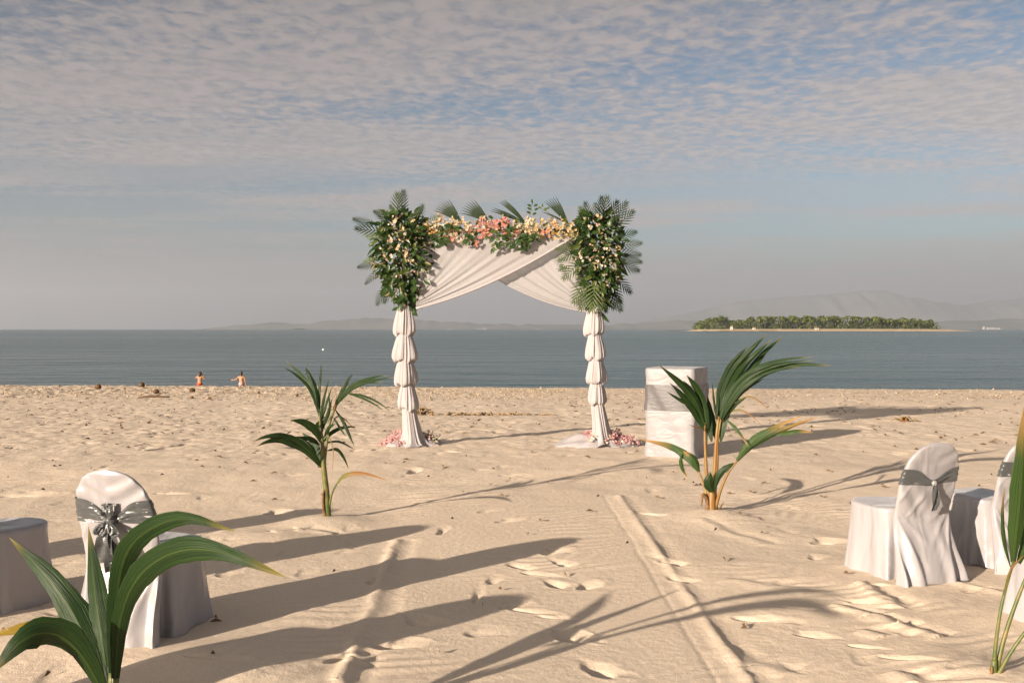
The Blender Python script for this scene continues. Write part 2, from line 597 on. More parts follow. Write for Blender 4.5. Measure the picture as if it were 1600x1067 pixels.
def water_material():
    m = bpy.data.materials.new('sea water')
    m.use_nodes = True
    nt = m.node_tree
    L = nt.links.new
    b = nt.nodes['Principled BSDF']
    b.inputs['Base Color'].default_value = (0.016, 0.064, 0.070, 1)
    b.inputs['Roughness'].default_value = 0.16
    b.inputs['IOR'].default_value = 1.33
    b.inputs['Specular IOR Level'].default_value = 0.2
    tco = nt.nodes.new('ShaderNodeTexCoord')

    def nz(scale, detail, rough, sx, sy):
        mp_ = nt.nodes.new('ShaderNodeMapping'); mp_.inputs['Scale'].default_value = (sx, sy, 1)
        L(tco.outputs['Object'], mp_.inputs['Vector'])
        n = nt.nodes.new('ShaderNodeTexNoise')
        n.inputs['Scale'].default_value = scale; n.inputs['Detail'].default_value = detail; n.inputs['Roughness'].default_value = rough
        L(mp_.outputs[0], n.inputs['Vector'])
        return n.outputs['Fac']
    streak = nt.nodes.new('ShaderNodeMapRange')
    streak.inputs[1].default_value = 0.38; streak.inputs[2].default_value = 0.66
    streak.inputs[3].default_value = 1.0; streak.inputs[4].default_value = 0.42
    L(nz(1.0, 4, 0.55, 0.0016, 0.011), streak.inputs[0])
    last = None
    for (sc, det, sx, sy, d) in ((1.0, 4, 0.55, 0.9, 0.55), (1.0, 3, 0.05, 0.11, 2.4)):
        bp = nt.nodes.new('ShaderNodeBump'); bp.inputs['Distance'].default_value = d
        L(streak.outputs[0], bp.inputs['Strength'])
        L(nz(sc, det, 0.6, sx, sy), bp.inputs['Height'])
        if last:
            L(last, bp.inputs['Normal'])
        last = bp.outputs[0]
    L(last, b.inputs['Normal'])
    return m


M['water'] = water_material()
M['hill'] = mat('far hill', (0.16, 0.16, 0.145), 0.9, 0.1, (0.002, (0.21, 0.20, 0.17), 0.4, 0.6))
M['isle_sand'] = mat('island sand', (0.58, 0.47, 0.33), 0.9, 0.1, (0.06, (0.50, 0.38, 0.25), 0.4, 0.6))
M['reef'] = mat('wet reef', (0.12, 0.09, 0.05), 0.7, 0.3, (0.1, (0.20, 0.15, 0.08), 0.4, 0.6))
M['t_palm'] = mat('island palm leaf', (0.065, 0.10, 0.02), 0.6, 0.2, (0.6, (0.18, 0.18, 0.035), 0.4, 0.65), trans=0.15)
M['t_dark'] = mat('island tree leaf', (0.028, 0.052, 0.016), 0.6, 0.2, (0.5, (0.055, 0.08, 0.02), 0.4, 0.65), trans=0.1)
M['t_trunk'] = mat('island trunk', (0.09, 0.07, 0.05), 0.8, 0.2, (0.8, (0.05, 0.04, 0.03), 0.4, 0.6))
M['wall_pale'] = mat('pale wall', (0.62, 0.58, 0.52), 0.7, 0.2, (0.3, (0.50, 0.46, 0.40), 0.4, 0.6))
M['thatch'] = mat('thatch', (0.28, 0.20, 0.12), 0.9, 0.1, (0.6, (0.18, 0.13, 0.08), 0.4, 0.6))
M['white_paint'] = mat('white paint', (0.75, 0.75, 0.73), 0.4, 0.4, (8, (0.66, 0.66, 0.64), 0.4, 0.6))
M['husk'] = mat('coconut husk', (0.16, 0.095, 0.05), 0.9, 0.1, (18, (0.07, 0.042, 0.025), 0.35, 0.65), (30, 0.01, 0.6))
M['weed'] = mat('dry seaweed', (0.24, 0.17, 0.10), 0.9, 0.1, (20, (0.36, 0.27, 0.17), 0.4, 0.65))
M['twig'] = mat('driftwood twig', (0.13, 0.085, 0.05), 0.9, 0.1, (40, (0.07, 0.045, 0.03), 0.4, 0.65))
M['coral'] = mat('coral rubble', (0.46, 0.37, 0.27), 0.9, 0.15, (9, (0.26, 0.19, 0.12), 0.35, 0.65))
M['skin'] = mat('skin', (0.44, 0.20, 0.10), 0.5, 0.35, (6, (0.38, 0.165, 0.08), 0.4, 0.65))
M['hair'] = mat('dark hair', (0.028, 0.018, 0.012), 0.5, 0.4, (30, (0.05, 0.03, 0.02), 0.4, 0.6))
M['swim_red'] = mat('orange red swimwear', (0.62, 0.08, 0.03), 0.6, 0.3, (25, (0.52, 0.06, 0.025), 0.4, 0.6))
M['swim_pale'] = mat('pale pink swimwear', (0.62, 0.38, 0.36), 0.6, 0.3, (25, (0.52, 0.30, 0.30), 0.4, 0.6))

# ------------------------------------------------------------------ beach
S0 = 0.005
ys = [3.6]
while ys[-1] < 39.5:
    ys.append(ys[-1] + S0 * (max(ys[-1], 4) / 4) ** 1.4)
far_y = [ys[-1] + 0.12 * 1.09 ** k for k in range(1, 62)]
far_y = [y for y in np.cumsum([0.25 * 1.06 ** k for k in range(48)]) + ys[-1]]
near_y = [-180, -120, -80, -50, -30, -20, -12, -7, -4, -2, -1, 0, 0.7, 1.3, 1.8, 2.2, 2.5, 2.75, 2.95, 3.1, 3.22, 3.32, 3.4, 3.47, 3.52, 3.56]
YY = np.array(near_y + ys + far_y)
NU = 780
u = np.linspace(-1, 1, NU)
ext = 0.03 * 1.42 ** np.arange(1, 27)
ext = np.cumsum(ext)
WY = 0.56 * np.clip(YY, 3.6, None) + 1.2
X = np.concatenate([-(WY[:, None] + ext[::-1][None, :]), u[None, :] * WY[:, None], WY[:, None] + ext[None, :]], axis=1)
Yg = np.repeat(YY[:, None], X.shape[1], axis=1)
Z = prof(X, Yg)
nearm = 1 - smst(9.5, 12.5, Yg + 0.8 * gnoise(X * 0.4, Yg * 0.4, 3))
aisle = smst(-1.0, -0.7, X) * (1 - smst(0.85, 1.0, X)) * (1 - smst(8.8, 10.2, Yg))
inb = smst(2.0, 3.6, Yg) * (1 - smst(60, 85, Yg))
rough = 1.0 - 0.72 * aisle
tro = smst(11.0, 15.0, Yg) * (1 - smst(28, 34, Yg))
Z += inb * (0.030 * gnoise(X * 0.55 + 3, Yg * 0.4, 1) * (0.5 + 0.5 * rough)
            + rough * (0.013 * gnoise(X * 1.5, Yg * 1.3, 2))
            + rough * (0.5 + 0.8 * tro) * 0.012 * gnoise(X * 3.6, Yg * 2.8, 4)
            + rough * (0.35 + 1.0 * tro) * 0.006 * gnoise(X * 8.5, Yg * 7.0, 5)
            + (0.3 + 0.5 * tro) * 0.0018 * gnoise(X * 26, Yg * 22, 6))
# wind ripples
rp = np.clip(gnoise(X * 0.7 + 9, Yg * 0.5, 8) * 2.2, 0, 1) * (1 - tro) * inb * (1 - smst(11, 14, Yg))
Z += rp * 0.0035 * np.sin((Yg * 0.85 - X * 0.5 + 0.25 * gnoise(X * 2, Yg * 2, 9)) * 2 * math.pi / 0.13)
# coral rubble roughness along the crest
crest = smst(27, 32, Yg) * (1 - smst(40, 46, Yg)) * (0.35 + 0.65 * smst(2, -8, X))
Z += crest * 0.055 * np.clip(gnoise(X * 3.2, Yg * 2.2, 12) + 0.5 * gnoise(X * 7, Yg * 5, 13), -0.2, 1)


def local(y0, y1, x0, x1):
    i0, i1 = np.searchsorted(YY, (y0, y1))
    return i0, max(i1, i0 + 1)


def pit(x, y, a, b, ang, depth, rim=0.3, power=2.0):
    """a footprint: half axes a (along ang) and b"""
    a *= 0.74; b *= 0.74; depth *= 0.72
    r = max(a, b) * 3.0
    i0, i1 = local(y - r, y + r, 0, 0)
    if i1 <= i0 or i0 >= len(YY):
        return
    w = WY[(i0 + i1) // 2]
    off = len(ext)
    j0 = int(np.clip((x - r * 1.3) / w, -1, 1) * (NU - 1) / 2 + (NU - 1) / 2) + off - 3
    j1 = int(np.clip((x + r * 1.3) / w, -1, 1) * (NU - 1) / 2 + (NU - 1) / 2) + off + 4
    xs = X[i0:i1, j0:j1] - x; yv = Yg[i0:i1, j0:j1] - y
    c, s = math.cos(ang), math.sin(ang)
    la = (xs * c + yv * s) / a; lb = (-xs * s + yv * c) / b
    st_ = 1 + 0.9 * smst(-.2, 1.2, (xs * 0.675 + yv * 0.737) / (0.5 * (a + b)))
    rr = np.sqrt(la * la + lb * lb) / st_ * (1 + 0.35 * gnoise(xs * 9 + x * 7, yv * 9 + y * 5, 21))
    sd = (xs * 0.675 + yv * 0.737) / max(a, b)
    fr_ = smst(-.1, .9, (xs * 0.675 + yv * 0.737) / (0.5 * (a + b)))
    d = -depth * np.exp(-np.power(rr, 2 * power * (1 - .6 * fr_))) * np.clip(1 - 0.45 * sd, 0, 2) + 0.55 * rim * depth * np.exp(-((rr - 1.3) / 0.28) ** 2)
    Z[i0:i1, j0:j1] += d


def pitp(px, py, lw, lh, depth, ang=None, rim=0.3):
    """a footprint seen at (px, py), half sizes in metres"""
    g = G(px, py)
    pit(g.x, g.y, lw, lh, rng.uniform(0, 3.1) if ang is None else ang, depth, rim)


# trodden sand between the arch and the crest
for k in range(3600):
    y = math.sqrt(rng.uniform(12.5 ** 2, 35 ** 2))
    x = rng.uniform(-1, 1) * (0.54 * y + 0.5)
    if gnoise(x * 0.35, y * 0.3, 31) < -0.22 + 0.1 * rng.random():
        continue
    if y < 15 and rng.random() < 0.5:
        continue
    s = rng.uniform(0.6, 1.15)
    pit(x, y, 0.15 * s, 0.075 * s, rng.gauss(1.2, 0.9), rng.uniform(0.008, 0.032) * s, rng.uniform(0.1, 0.35))
for k in range(210):
    y = rng.uniform(4.2, 12.5)
    x = rng.uniform(-1, 1) * (0.54 * y + 0.5)
    if -1.1 < x < 1.2 and y < 10:
        continue
    s = rng.uniform(0.6, 1.1)
    pit(x, y, 0.14 * s, 0.065 * s, rng.gauss(1.2, 0.9), rng.uniform(0.004, 0.016) * s, rng.uniform(0.15, 0.4))
# prints that can be told apart in the foreground
for a in ((690, 830, .17, .035, .030, 1.45), (862, 862, .13, .07, .045, .8), (880, 880, .14, .06, .03, 2.2), (812, 884, .15, .06, .035, 2.4),
          (838, 895, .14, .05, .028, 2.7), (868, 912, .12, .06, .045, 2.2), (916, 914, .12, .06, .05, .9), (800, 945, .12, .045, .03, .7),
          (822, 952, .14, .05, .035, 2.7), (860, 962, .11, .04, .022, 2.8), (657, 972, .15, .09, .045, 2.3), (752, 988, .12, .09, .018, .2),
          (890, 994, .14, .09, .055, 2.2), (938, 1048, .15, .08, .045, 2.1), (797, 742, .17, .09, .04, .2), (645, 738, .22, .06, .075, 1.5),
          (460, 742, .15, .08, .035, .4), (252, 700, .40, .08, .05, 1.2), (285, 694, .3, .08, .045, 1.1), (258, 770, .16, .05, .05, .2),
          (700, 688, .2, .1, .05, .4), (760, 800, .14, .06, .02, .8), (790, 815, .14, .06, .035, .6), (770, 905, .12, .05, .02, 1.4),
          (745, 930, .20, .03, .02, 1.5), (1180, 965, .16, .06, .045, 2.9), (1268, 992, .12, .05, .04, 2.6), (1345, 940, .16, .05, .03, 2.6),
          (1405, 1030, .14, .04, .04, 2.7), (1290, 845, .15, .10, .06, .5), (1275, 870, .1, .06, .03, .9), (30, 775, .3, .14, .05, .1),
          (70, 705, .2, .1, .03, .2), (150, 745, .12, .06, .03, .1), (430, 800, .12, .1, .06, 1.0), (1018, 805, .2, .05, .04, 2.4),
          (1050, 880, .14, .07, .05, 2.3), (1062, 905, .12, .06, .04, 2.3), (1345, 1010, .1, .03, .03, 2.7), (1250, 950, .2, .03, .02, 2.8),
          (615, 1010, .14, .07, .05, .5), (540, 1035, .16, .05, .05, .9), (330, 1045, .2, .05, .04, 2.8), (590, 905, .13, .07, .04, 1.1)):
    pitp(a[0], a[1], a[2] * .85, a[3] * .85, a[4] * .9, a[5], .2)


def stroke(pts, fun, reach):
    """shape the sand along a polyline; fun(side distance, along) -> height"""
    pts = [Vector((p[0], p[1], 0)) for p in pts]
    tot = 0
    for a, b in zip(pts[:-1], pts[1:]):
        d = b - a
        ln = d.length
        d.normalize()
        y0, y1 = min(a.y, b.y) - reach, max(a.y, b.y) + reach
        i0, i1 = local(y0, y1, 0, 0)
        xs = X[i0:i1] - a.x; yv = Yg[i0:i1] - a.y
        t = xs * d.x + yv * d.y
        s = xs * d.y - yv * d.x          # positive to the right of the stroke
        ok = (t >= 0) & (t < ln) & (np.abs(s) < reach)
        Z[i0:i1] += np.where(ok, fun(s, t + tot, X[i0:i1], Yg[i0:i1]), 0)
        tot += ln


RW = 0.055
gA, gB = G(968, 776), G(1182, 1075)


def ridge_right(s, t, x, y):
    s = s + 0.012 * gnoise(y * 2.2, x * 0 + 4, 41) + 0.010 * gnoise(y * 9, x * 3, 42)
    e = 0.6 + 0.9 * np.clip(gnoise(y * 1.7, x * 0 + 1.5, 43) + 0.5, 0, 1)
    return (0.0115 * e * np.exp(-(s / 0.045) ** 2) * np.where(s > 0, np.exp(-(s / 0.03) ** 2), 1)
            - 0.0035 * np.exp(-((s + 0.15) / 0.014) ** 2) - 0.004 * np.exp(-((s - 0.09) / 0.05) ** 2)) * smst(0, 0.4, t)


stroke([(gB.x, gB.y - 1), (gB.x, gB.y), (gA.x, gA.y)], ridge_right, 0.45)
gA, gB = G(618, 842), G(536, 1072)


def ridge_left(s, t, x, y):
    s = s + 0.045 * gnoise(y * 2.5, x * 0 + 7, 51) + 0.015 * gnoise(y * 9, x * 3, 52)
    e = 0.5 + 1.0 * np.clip(gnoise(y * 1.7, x * 0 + 8.5, 53) + 0.4, 0, 1)
    return 0.019 * e * np.exp(-(s / 0.04) ** 2) - 0.006 * np.exp(-((s - 0.11) / 0.05) ** 2)


stroke([(gB.x, gB.y - 1), (gB.x, gB.y), (gA.x, gA.y)], ridge_left, 0.4)


def scarp(h):
    def f(s, t, x, y):
        s = s + 0.05 * gnoise(x * 3, y * 3, 61) + 0.02 * gnoise(x * 11, y * 11, 62)
        return h * np.exp(-(s / 0.07) ** 2) - h * 0.8 * np.exp(-((s - 0.10) / 0.06) ** 2)
    return f


for pts, h in ((((1345, 912), (1372, 930), (1402, 948)), .022), (((1300, 946), (1360, 962), (1400, 978), (1470, 996)), .017),
               (((1345, 985), (1380, 995)), .012), (((1480, 905), (1530, 916), (1590, 930)), .014), (((1395, 1052), (1425, 1070)), .018),
               (((1090, 815), (1150, 835), (1200, 850)), .008), (((1130, 905), (1190, 915), (1260, 925)), .006),
               (((1120, 1010), (1180, 1035), (1230, 1050)), .007), (((425, 835), (470, 830), (520, 835)), .012)):
    gp = [G(*p) for p in pts][::-1]
    stroke([(g.x, g.y) for g in gp], scarp(h), 0.3)


def mound(x, y, r, h):
    global Z
    i0, i1 = local(y - 3 * r, y + 3 * r, 0, 0)
    Z[i0:i1] += h * np.exp(-(((X[i0:i1] - x) ** 2 + (Yg[i0:i1] - y) ** 2) / r ** 2))


for px, py, r, h in ((512, 815, .3, .04), (1112, 806, .35, .05), (1551, 1064, .3, .04), (340, 1050, .5, .05), (430, 845, .35, .035), (60, 1000, .5, .03)):
    g = G(px, py)
    mound(g.x, g.y, r, h)


def sandz(x, y):
    """height of the finished sand at (x, y)"""
    i = int(np.clip(np.searchsorted(YY, y), 1, len(YY) - 1))
    row = X[i]
    return float(np.interp(x, row, Z[i]))


ny, nx = X.shape
co = np.empty((ny * nx, 3), dtype=np.float32)
co[:, 0] = X.ravel(); co[:, 1] = Yg.ravel(); co[:, 2] = Z.ravel()
ii = np.arange((ny - 1) * (nx - 1))
rr_, cc_ = ii // (nx - 1), ii % (nx - 1)
q0 = rr_ * nx + cc_
quads = np.stack([q0, q0 + 1, q0 + nx + 1, q0 + nx], axis=1).astype(np.int32)


def bigmesh(name, co, quads, material):
    me = bpy.data.meshes.new(name)
    me.vertices.add(len(co)); me.vertices.foreach_set('co', co.ravel().astype(np.float32))
    me.loops.add(quads.size); me.loops.foreach_set('vertex_index', quads.ravel())
    me.polygons.add(len(quads))
    me.polygons.foreach_set('loop_start', np.arange(0, quads.size, 4, dtype=np.int32))
    me.polygons.foreach_set('use_smooth', np.ones(len(quads), dtype=bool))
    me.materials.append(material)
    me.update(calc_edges=True)
    return me


beach = link('beach', bigmesh('beach', co, quads, M['sand']))
props(beach, 'pale trampled sand with footprints and a pressed aisle strip', kind='structure')

# ------------------------------------------------------------------ sea, following the curve of the earth
SEA = -2.4
yr = [42.0]
while yr[-1] < 11000:
    yr.append(yr[-1] * 1.03)
yr = np.array(yr)
ux = np.linspace(-1, 1, 61)
XS = ux[None, :] * (yr[:, None] * 1.2 + 260)
YS = np.repeat(yr[:, None], 61, axis=1)
ZS = SEA - (XS ** 2 + YS ** 2) / (2 * 6371000.0)
co = np.stack([XS.ravel(), YS.ravel(), ZS.ravel()], axis=1)
ii = np.arange((len(yr) - 1) * 60)
q0 = (ii // 60) * 61 + ii % 60
sea = link('sea', bigmesh('sea', co, np.stack([q0, q0 + 1, q0 + 62, q0 + 61], axis=1).astype(np.int32), M['water']))
props(sea, 'calm grey green sea with faint streaks up to the horizon', kind='structure')

# ------------------------------------------------------------------ far hills
def hills(name, Y, depth, pts, label, seed):
    xs = np.arange(pts[0][0], pts[-1][0] + 1, 4.0)
    top = np.interp(xs, [p[0] for p in pts], [p[1] for p in pts])
    nrow = 14
    co = []
    base = -(Y ** 2) / (2 * 6371000.0) - 12
    H = (HY - top) / F * Y + EYE + 4 * gnoise(xs * 0.05, xs * 0, seed) / F * Y + 1.6 * gnoise(xs * 0.17, xs * 0, seed + 1) / F * Y
    H = np.maximum(H, base + 1)
    for k in range(nrow):
        t = k / (nrow - 1)
        yk = Y + (t - 0.5) * depth
        sh = math.sin(math.pi * t) ** 0.8 if 0 < t < 1 else 0
        xw = (xs - 800) / F * Y
        spur = 1 + 0.25 * gnoise(xs * 0.06 + t * 1.5, xs * 0 + t * 3, seed + 5) * (abs(t - 0.5) * 2)
        z = base + (H - base) * sh * spur
        co.append(np.stack([xw, np.full_like(xw, yk), z], axis=1))
    n = len(xs)
    co = np.concatenate(co)
    ii = np.arange((nrow - 1) * (n - 1))
    q0 = (ii // (n - 1)) * n + ii % (n - 1)
    o = link(name, bigmesh(name, co, np.stack([q0, q0 + 1, q0 + n + 1, q0 + n], axis=1).astype(np.int32), M['hill']))
    return props(o, label, kind='structure')


hills('hills', 14000, 2500, [(325, 524), (345, 513), (372, 508), (400, 507), (432, 503), (455, 507), (480, 507), (505, 502), (560, 498), (610, 497), (650, 500),
                             (690, 502), (740, 505), (800, 507), (870, 507), (950, 507), (1020, 504), (1060, 500), (1120, 503), (1250, 505), (1400, 503), (1500, 502), (1620, 498), (1800, 500), (2000, 512)],
      'low faded hills on the far shore left of centre', 71)
hills('hills', 22000, 4000, [(900, 520), (960, 510), (1010, 502), (1060, 492), (1100, 484), (1150, 471), (1230, 464), (1300, 459), (1340, 455), (1378, 454), (1400, 462),
                             (1450, 471), (1500, 478), (1550, 470), (1610, 466), (1700, 470), (1900, 490), (2100, 515)],
      'high faint mountain range behind the wooded island', 81)

# air
hzme = MB()
hzme.box((0, 11500, 440), (44000, 31000, 1120))
haze = hzme.build('haze', [], smooth=False)
hm = bpy.data.materials.new('haze air')
hm.use_nodes = True
hm.node_tree.nodes.clear()
pv = hm.node_tree.nodes.new('ShaderNodeVolumePrincipled')
pv.inputs['Color'].default_value = (0.86, 0.90, 0.98, 1)
pv.inputs['Density'].default_value = 7.6e-5
pv.inputs['Anisotropy'].default_value = 0.5
ho = hm.node_tree.nodes.new('ShaderNodeOutputMaterial')
hm.node_tree.links.new(pv.outputs[0], ho.inputs['Volume'])
haze.data.materials.append(hm)
props(haze, kind='stuff')

# ------------------------------------------------------------------ island
IY = 1500.0
isz = SEA - IY ** 2 / (2 * 6371000.0)
ixs = np.arange(1058, 1522, 2.0)
topz = np.interp(ixs, [1058, 1075, 1090, 1150, 1300, 1440, 1470, 1500, 1521], [-.3, .6, 2.2, 2.6, 2.8, 2.6, 2.0, 0.9, -.3])
rows = []
for t, hgt in ((-75, -0.6), (-62, 0.25), (-45, 1.0), (-20, 1.25), (20, 1.2), (60, -0.6)):
    rows.append([Vector(((px - 800) / F * IY, IY + t * min(1, 0.25 + 0.75 * min(1, (px - 1056) / 60, (1524 - px) / 60)), isz + (topz[i] * hgt if hgt > 0 else hgt)))
                 for i, px in enumerate(ixs)])
mb = MB(); mb.grid(rows)
isl = mb.build('island', M['isle_sand'])
props(isl, 'low sandy island with a pale beach out in the bay', kind='structure')
mb = MB()
for k in range(26):
    px = 1040 + k * 6.8
    c = P(px, 516, IY - 95 - (k % 3) * 3)
    r = rng.uniform(3, 5)
    pts = [Vector((c.x + math.cos(a) * r * 2.2, c.y + math.sin(a) * r, isz + 0.0)) for a in [2 * math.pi * j / 8 for j in range(8)]]
    b = len(mb.v)
    mb.v += pts + [Vector((c.x, c.y, isz + rng.uniform(.3, .9)))]
    for j in range(8):
        mb.f.append((b + j, b + (j + 1) % 8, b + 8)); mb.m.append(0)
reef = mb.build('reef', M['reef'])
props(reef, 'dark wet reef edge in front of the island beach', kind='stuff')


def palm_crown(seed):
    r = random.Random(seed)
    mb = MB()
    for k in range(15):
        a = 2 * math.pi * k / 15 + r.uniform(-.2, .2)
        e = r.uniform(-0.15, 0.95)
        ln = r.uniform(3.4, 4.8)
        d = Vector((math.cos(a), math.sin(a), 0))
        side = Vector((-math.sin(a), math.cos(a), 0))
        pts = []
        for j in range(5):
            t = j / 4
            pts.append(d * ln * t * math.cos(e * (1 - t * 0.6)) + Vector((0, 0, ln * (math.sin(e) * t - 0.75 * t * t))))
        rows = []
        for j, p in enumerate(pts):
            w = (0.35, 0.95, 1.0, 0.75, 0.1)[j]
            rows.append([p - side * w + Vector((0, 0, -0.35 * w)), p, p + side * w + Vector((0, 0, -0.35 * w))])
        mb.grid(rows)
    return mesh('crown', mb.v, mb.f, M['t_palm'])


def palm_trunk(h, seed):
    r = random.Random(seed)
    mb = MB()
    lx = r.uniform(-1.2, 1.2)
    mb.tube([Vector((lx * (1 - (1 - t) ** 2) - lx, 0, h * t)) for t in (0, .35, .7, 1)], [.32, .24, .2, .17], 6)
    return mesh('trunk', mb.v, mb.f, M['t_trunk'])


def leafy_crown(seed, rx, rz):
    r = random.Random(seed)
    mb = MB()
    lobes = [(Vector((r.uniform(-.6, .6) * rx, r.uniform(-.6, .6) * rx, r.uniform(-.3, .5) * rz)), r.uniform(.45, .7)) for _ in range(7)]
    for k in range(420):
        c, s = lobes[k % 7]
        d = Vector((r.gauss(0, 1), r.gauss(0, 1), r.gauss(0, 1))).normalized()
        p = c + Vector((d.x * rx * s, d.y * rx * s, d.z * rz * s)) * r.uniform(.75, 1.05)
        a = Vector((r.gauss(0, 1), r.gauss(0, 1), r.gauss(0, 1))).normalized()
        q = a.cross(d).normalized() if a.cross(d).length > 1e-3 else Vector((1, 0, 0))
        a = (a * .5 + d.cross(q)).normalized()
        w = r.uniform(.5, 1.0)
        b = len(mb.v)
        mb.v += [p - q * w, p + a * w * .8, p + q * w, p - a * w * .8]
        mb.f.append((b, b + 1, b + 2, b + 3)); mb.m.append(0)
    return mesh('crown', mb.v, mb.f, M['t_dark'], smooth=False)


PC = [palm_crown(s) for s in range(5)]
PT = [palm_trunk(h, s) for s, h in enumerate((10, 12, 13.5, 11, 14.5))]
LC = [leafy_crown(20 + s, rx, rz) for s, (rx, rz) in enumerate(((8, 6), (7, 5), (9.5, 6)))]
mbt = MB(); mbt.tube([(0, 0, -9), (0.2, 0, -4), (0, 0, 0)], [.5, .4, .25], 6)
LT = mesh('trunk', mbt.v, mbt.f, M['t_trunk'])
# outline of the wood: (px, height px)
SIL_X = [1084, 1095, 1110, 1128, 1140, 1150, 1160, 1172, 1200, 1225, 1250, 1265, 1290, 1310, 1340, 1380, 1420, 1450, 1460]
SIL_H = [9, 14, 19, 22, 18, 12, 15, 21, 21, 22, 21, 22, 21, 23, 21, 20, 17, 16, 9]
tr = random.Random(77)
for k in range(190):
    px = 1086 + (1458 - 1086) * ((k * 0.61803) % 1.0)
    hpx = np.interp(px, SIL_X, SIL_H) * tr.uniform(.72, 1.04)
    dy = tr.uniform(-40, 40)
    if px > 1445 or px < 1100:
        dy *= 0.4
    hm_ = hpx / F * IY + 0.5
    x = (px - 800) / F * IY
    z0 = isz + 1.6
    i = tr.randrange(5)
    sc = hm_ / (10, 12, 13.5, 11, 14.5)[i] * 0.93
    t = thing('palm_tree', 'small green coconut palm in the thick grove on the far island', 'palm tree', (x, IY + dy, z0), tr.uniform(0, 6.28), 'coconut palms on the island')
    t.scale = (max(.8, min(sc, 1.25)), max(.8, min(sc, 1.25)), sc)
    link('trunk', PT[i], t)
    c = link('crown', PC[tr.randrange(5)], t)
    c.location = (0, 0, (10, 12, 13.5, 11, 14.5)[i])
for k, (px, hpx, ci) in enumerate(((1128, 20, 2), (1175, 19, 1), (1230, 22, 0), (1238, 22, 2), (1262, 20, 2), (1275, 20, 1), (1313, 21, 0), (1150, 10, 1), (1205, 13, 1), (1290, 15, 2),
                                   (1105, 12, 1), (1350, 15, 2), (1375, 14, 1), (1398, 14, 2), (1420, 13, 1), (1438, 14, 0), (1452, 12, 1), (1330, 13, 1), (1250, 12, 1), (1220, 12, 2))):
    hm_ = hpx / F * IY
    rz = (6, 5, 6)[ci]
    t = thing('broadleaf_tree', 'dark round crowned tree standing among the palms on the far island', 'tree', ((px - 800) / F * IY, IY + tr.uniform(-15, 30), isz + 1.2 + hm_ - rz * 0.9), tr.uniform(0, 6.28), 'dark round trees on the island')
    link('trunk', LT, t)
    link('crown', LC[ci], t)
mb = MB()
for k in range(6500):
    px = tr.uniform(1086, 1459)
    h = 14 * tr.random() ** 1.25 * min(1, (1465 - px) / 20, (px - 1080) / 20)
    p = Vector(((px - 800) / F * IY, IY + tr.uniform(-26, 30), isz + 1.6 + h))
    q = Vector((tr.gauss(0, 1), tr.gauss(0, 1), tr.gauss(0, 1))).normalized()
    a = q.cross(Vector((tr.gauss(0, 1), tr.gauss(0, 1), tr.gauss(0, 1)))).normalized()
    w = tr.uniform(.8, 1.7)
    b = len(mb.v)
    mb.v += [p - q * w, p + a * w, p + q * w, p - a * w]
    mb.f.append((b, b + 1, b + 2, b + 3)); mb.m.append(0 if tr.random() < .5 else 1)
props(mb.build('undergrowth', [M['t_dark'], M['t_palm']], smooth=False), 'dark undergrowth filling the grove on the far island', kind='stuff')


def hut(px, w, h, name, label, cat, Y, z0, roofm, group=None):
    x = (px - 800) / F * Y
    t = thing(name, label, cat, (x, Y, z0), 0, group)
    mb = MB(); mb.box((0, 0, h * .5), (w, w * .8, h)); mb.build('wall', M['wall_pale'], t, smooth=False)
    mb = MB()
    e = w * .62
    b = [Vector((-e, -w * .5, h)), Vector((e, -w * .5, h)), Vector((e, w * .5, h)), Vector((-e, w * .5, h)), Vector((-e * .8, 0, h * 1.6)), Vector((e * .8, 0, h * 1.6))]
    mb.v += b
    mb.f += [(0, 1, 5, 4), (2, 3, 4, 5), (1, 2, 5), (3, 0, 4), (3, 2, 1, 0)]; mb.m += [0] * 5
    mb.build('roof', roofm, t, smooth=False)
    mb = MB(); mb.box((0, -w * .4 - .05, h * .4), (w * .25, .1, h * .75)); mb.build('door', M['twig'], t, smooth=False)


for px, w, h, lb in ((1143, 3.2, 4, 'bright white hut near the left end of the island grove'), (1178, 4, 2.4, 'small pale hut under the palms, second from the left end of the island'),
                     (1276, 5, 2.2, 'wide pale hut in the middle of the island beach edge')):
    hut(px, w, h, 'hut', lb, 'hut', IY - 46, isz + 1.9, M['thatch'])
for k, (px, w, h) in enumerate(((1537, 22, 24), (1545, 40, 17), (1552, 45, 18), (1560, 32, 14), (757, 34, 12), (748, 20, 9), (703, 22, 9), (841, 20, 8))):
    lb = ('tallest bright white building on the far shore right of the island' if k == 0 else
          'low white building in the row on the far shore right of the island' if k < 4 else 'tiny pale building on the far shore seen through the arch')
    hut(px, w, h, 'shore_building', lb, 'building', 12300, -14, M['wall_pale'], None if k == 0 else 'white buildings right of the island' if k < 4 else 'pale buildings seen through the arch')
# dark islet far left
mb = MB()
c = P(468, 514, 6500)
zb = SEA - 6500 ** 2 / (2 * 6371000.0)
mb.grid([[Vector((c.x - 42 + 84 * j / 14, c.y + dy, zb + (hh * (4 + 4 * math.sin(math.pi * j / 14) + 1.5 * math.sin(j * 2.3)) if 0 < j < 14 else -1))) for j in range(15)] for dy, hh in ((-14, -.2), (-5, .8), (0, 1), (6, .8), (14, -.2))])
props(mb.build('islet', M['t_dark']), 'tiny dark islet on the horizon left of the arch', kind='structure')
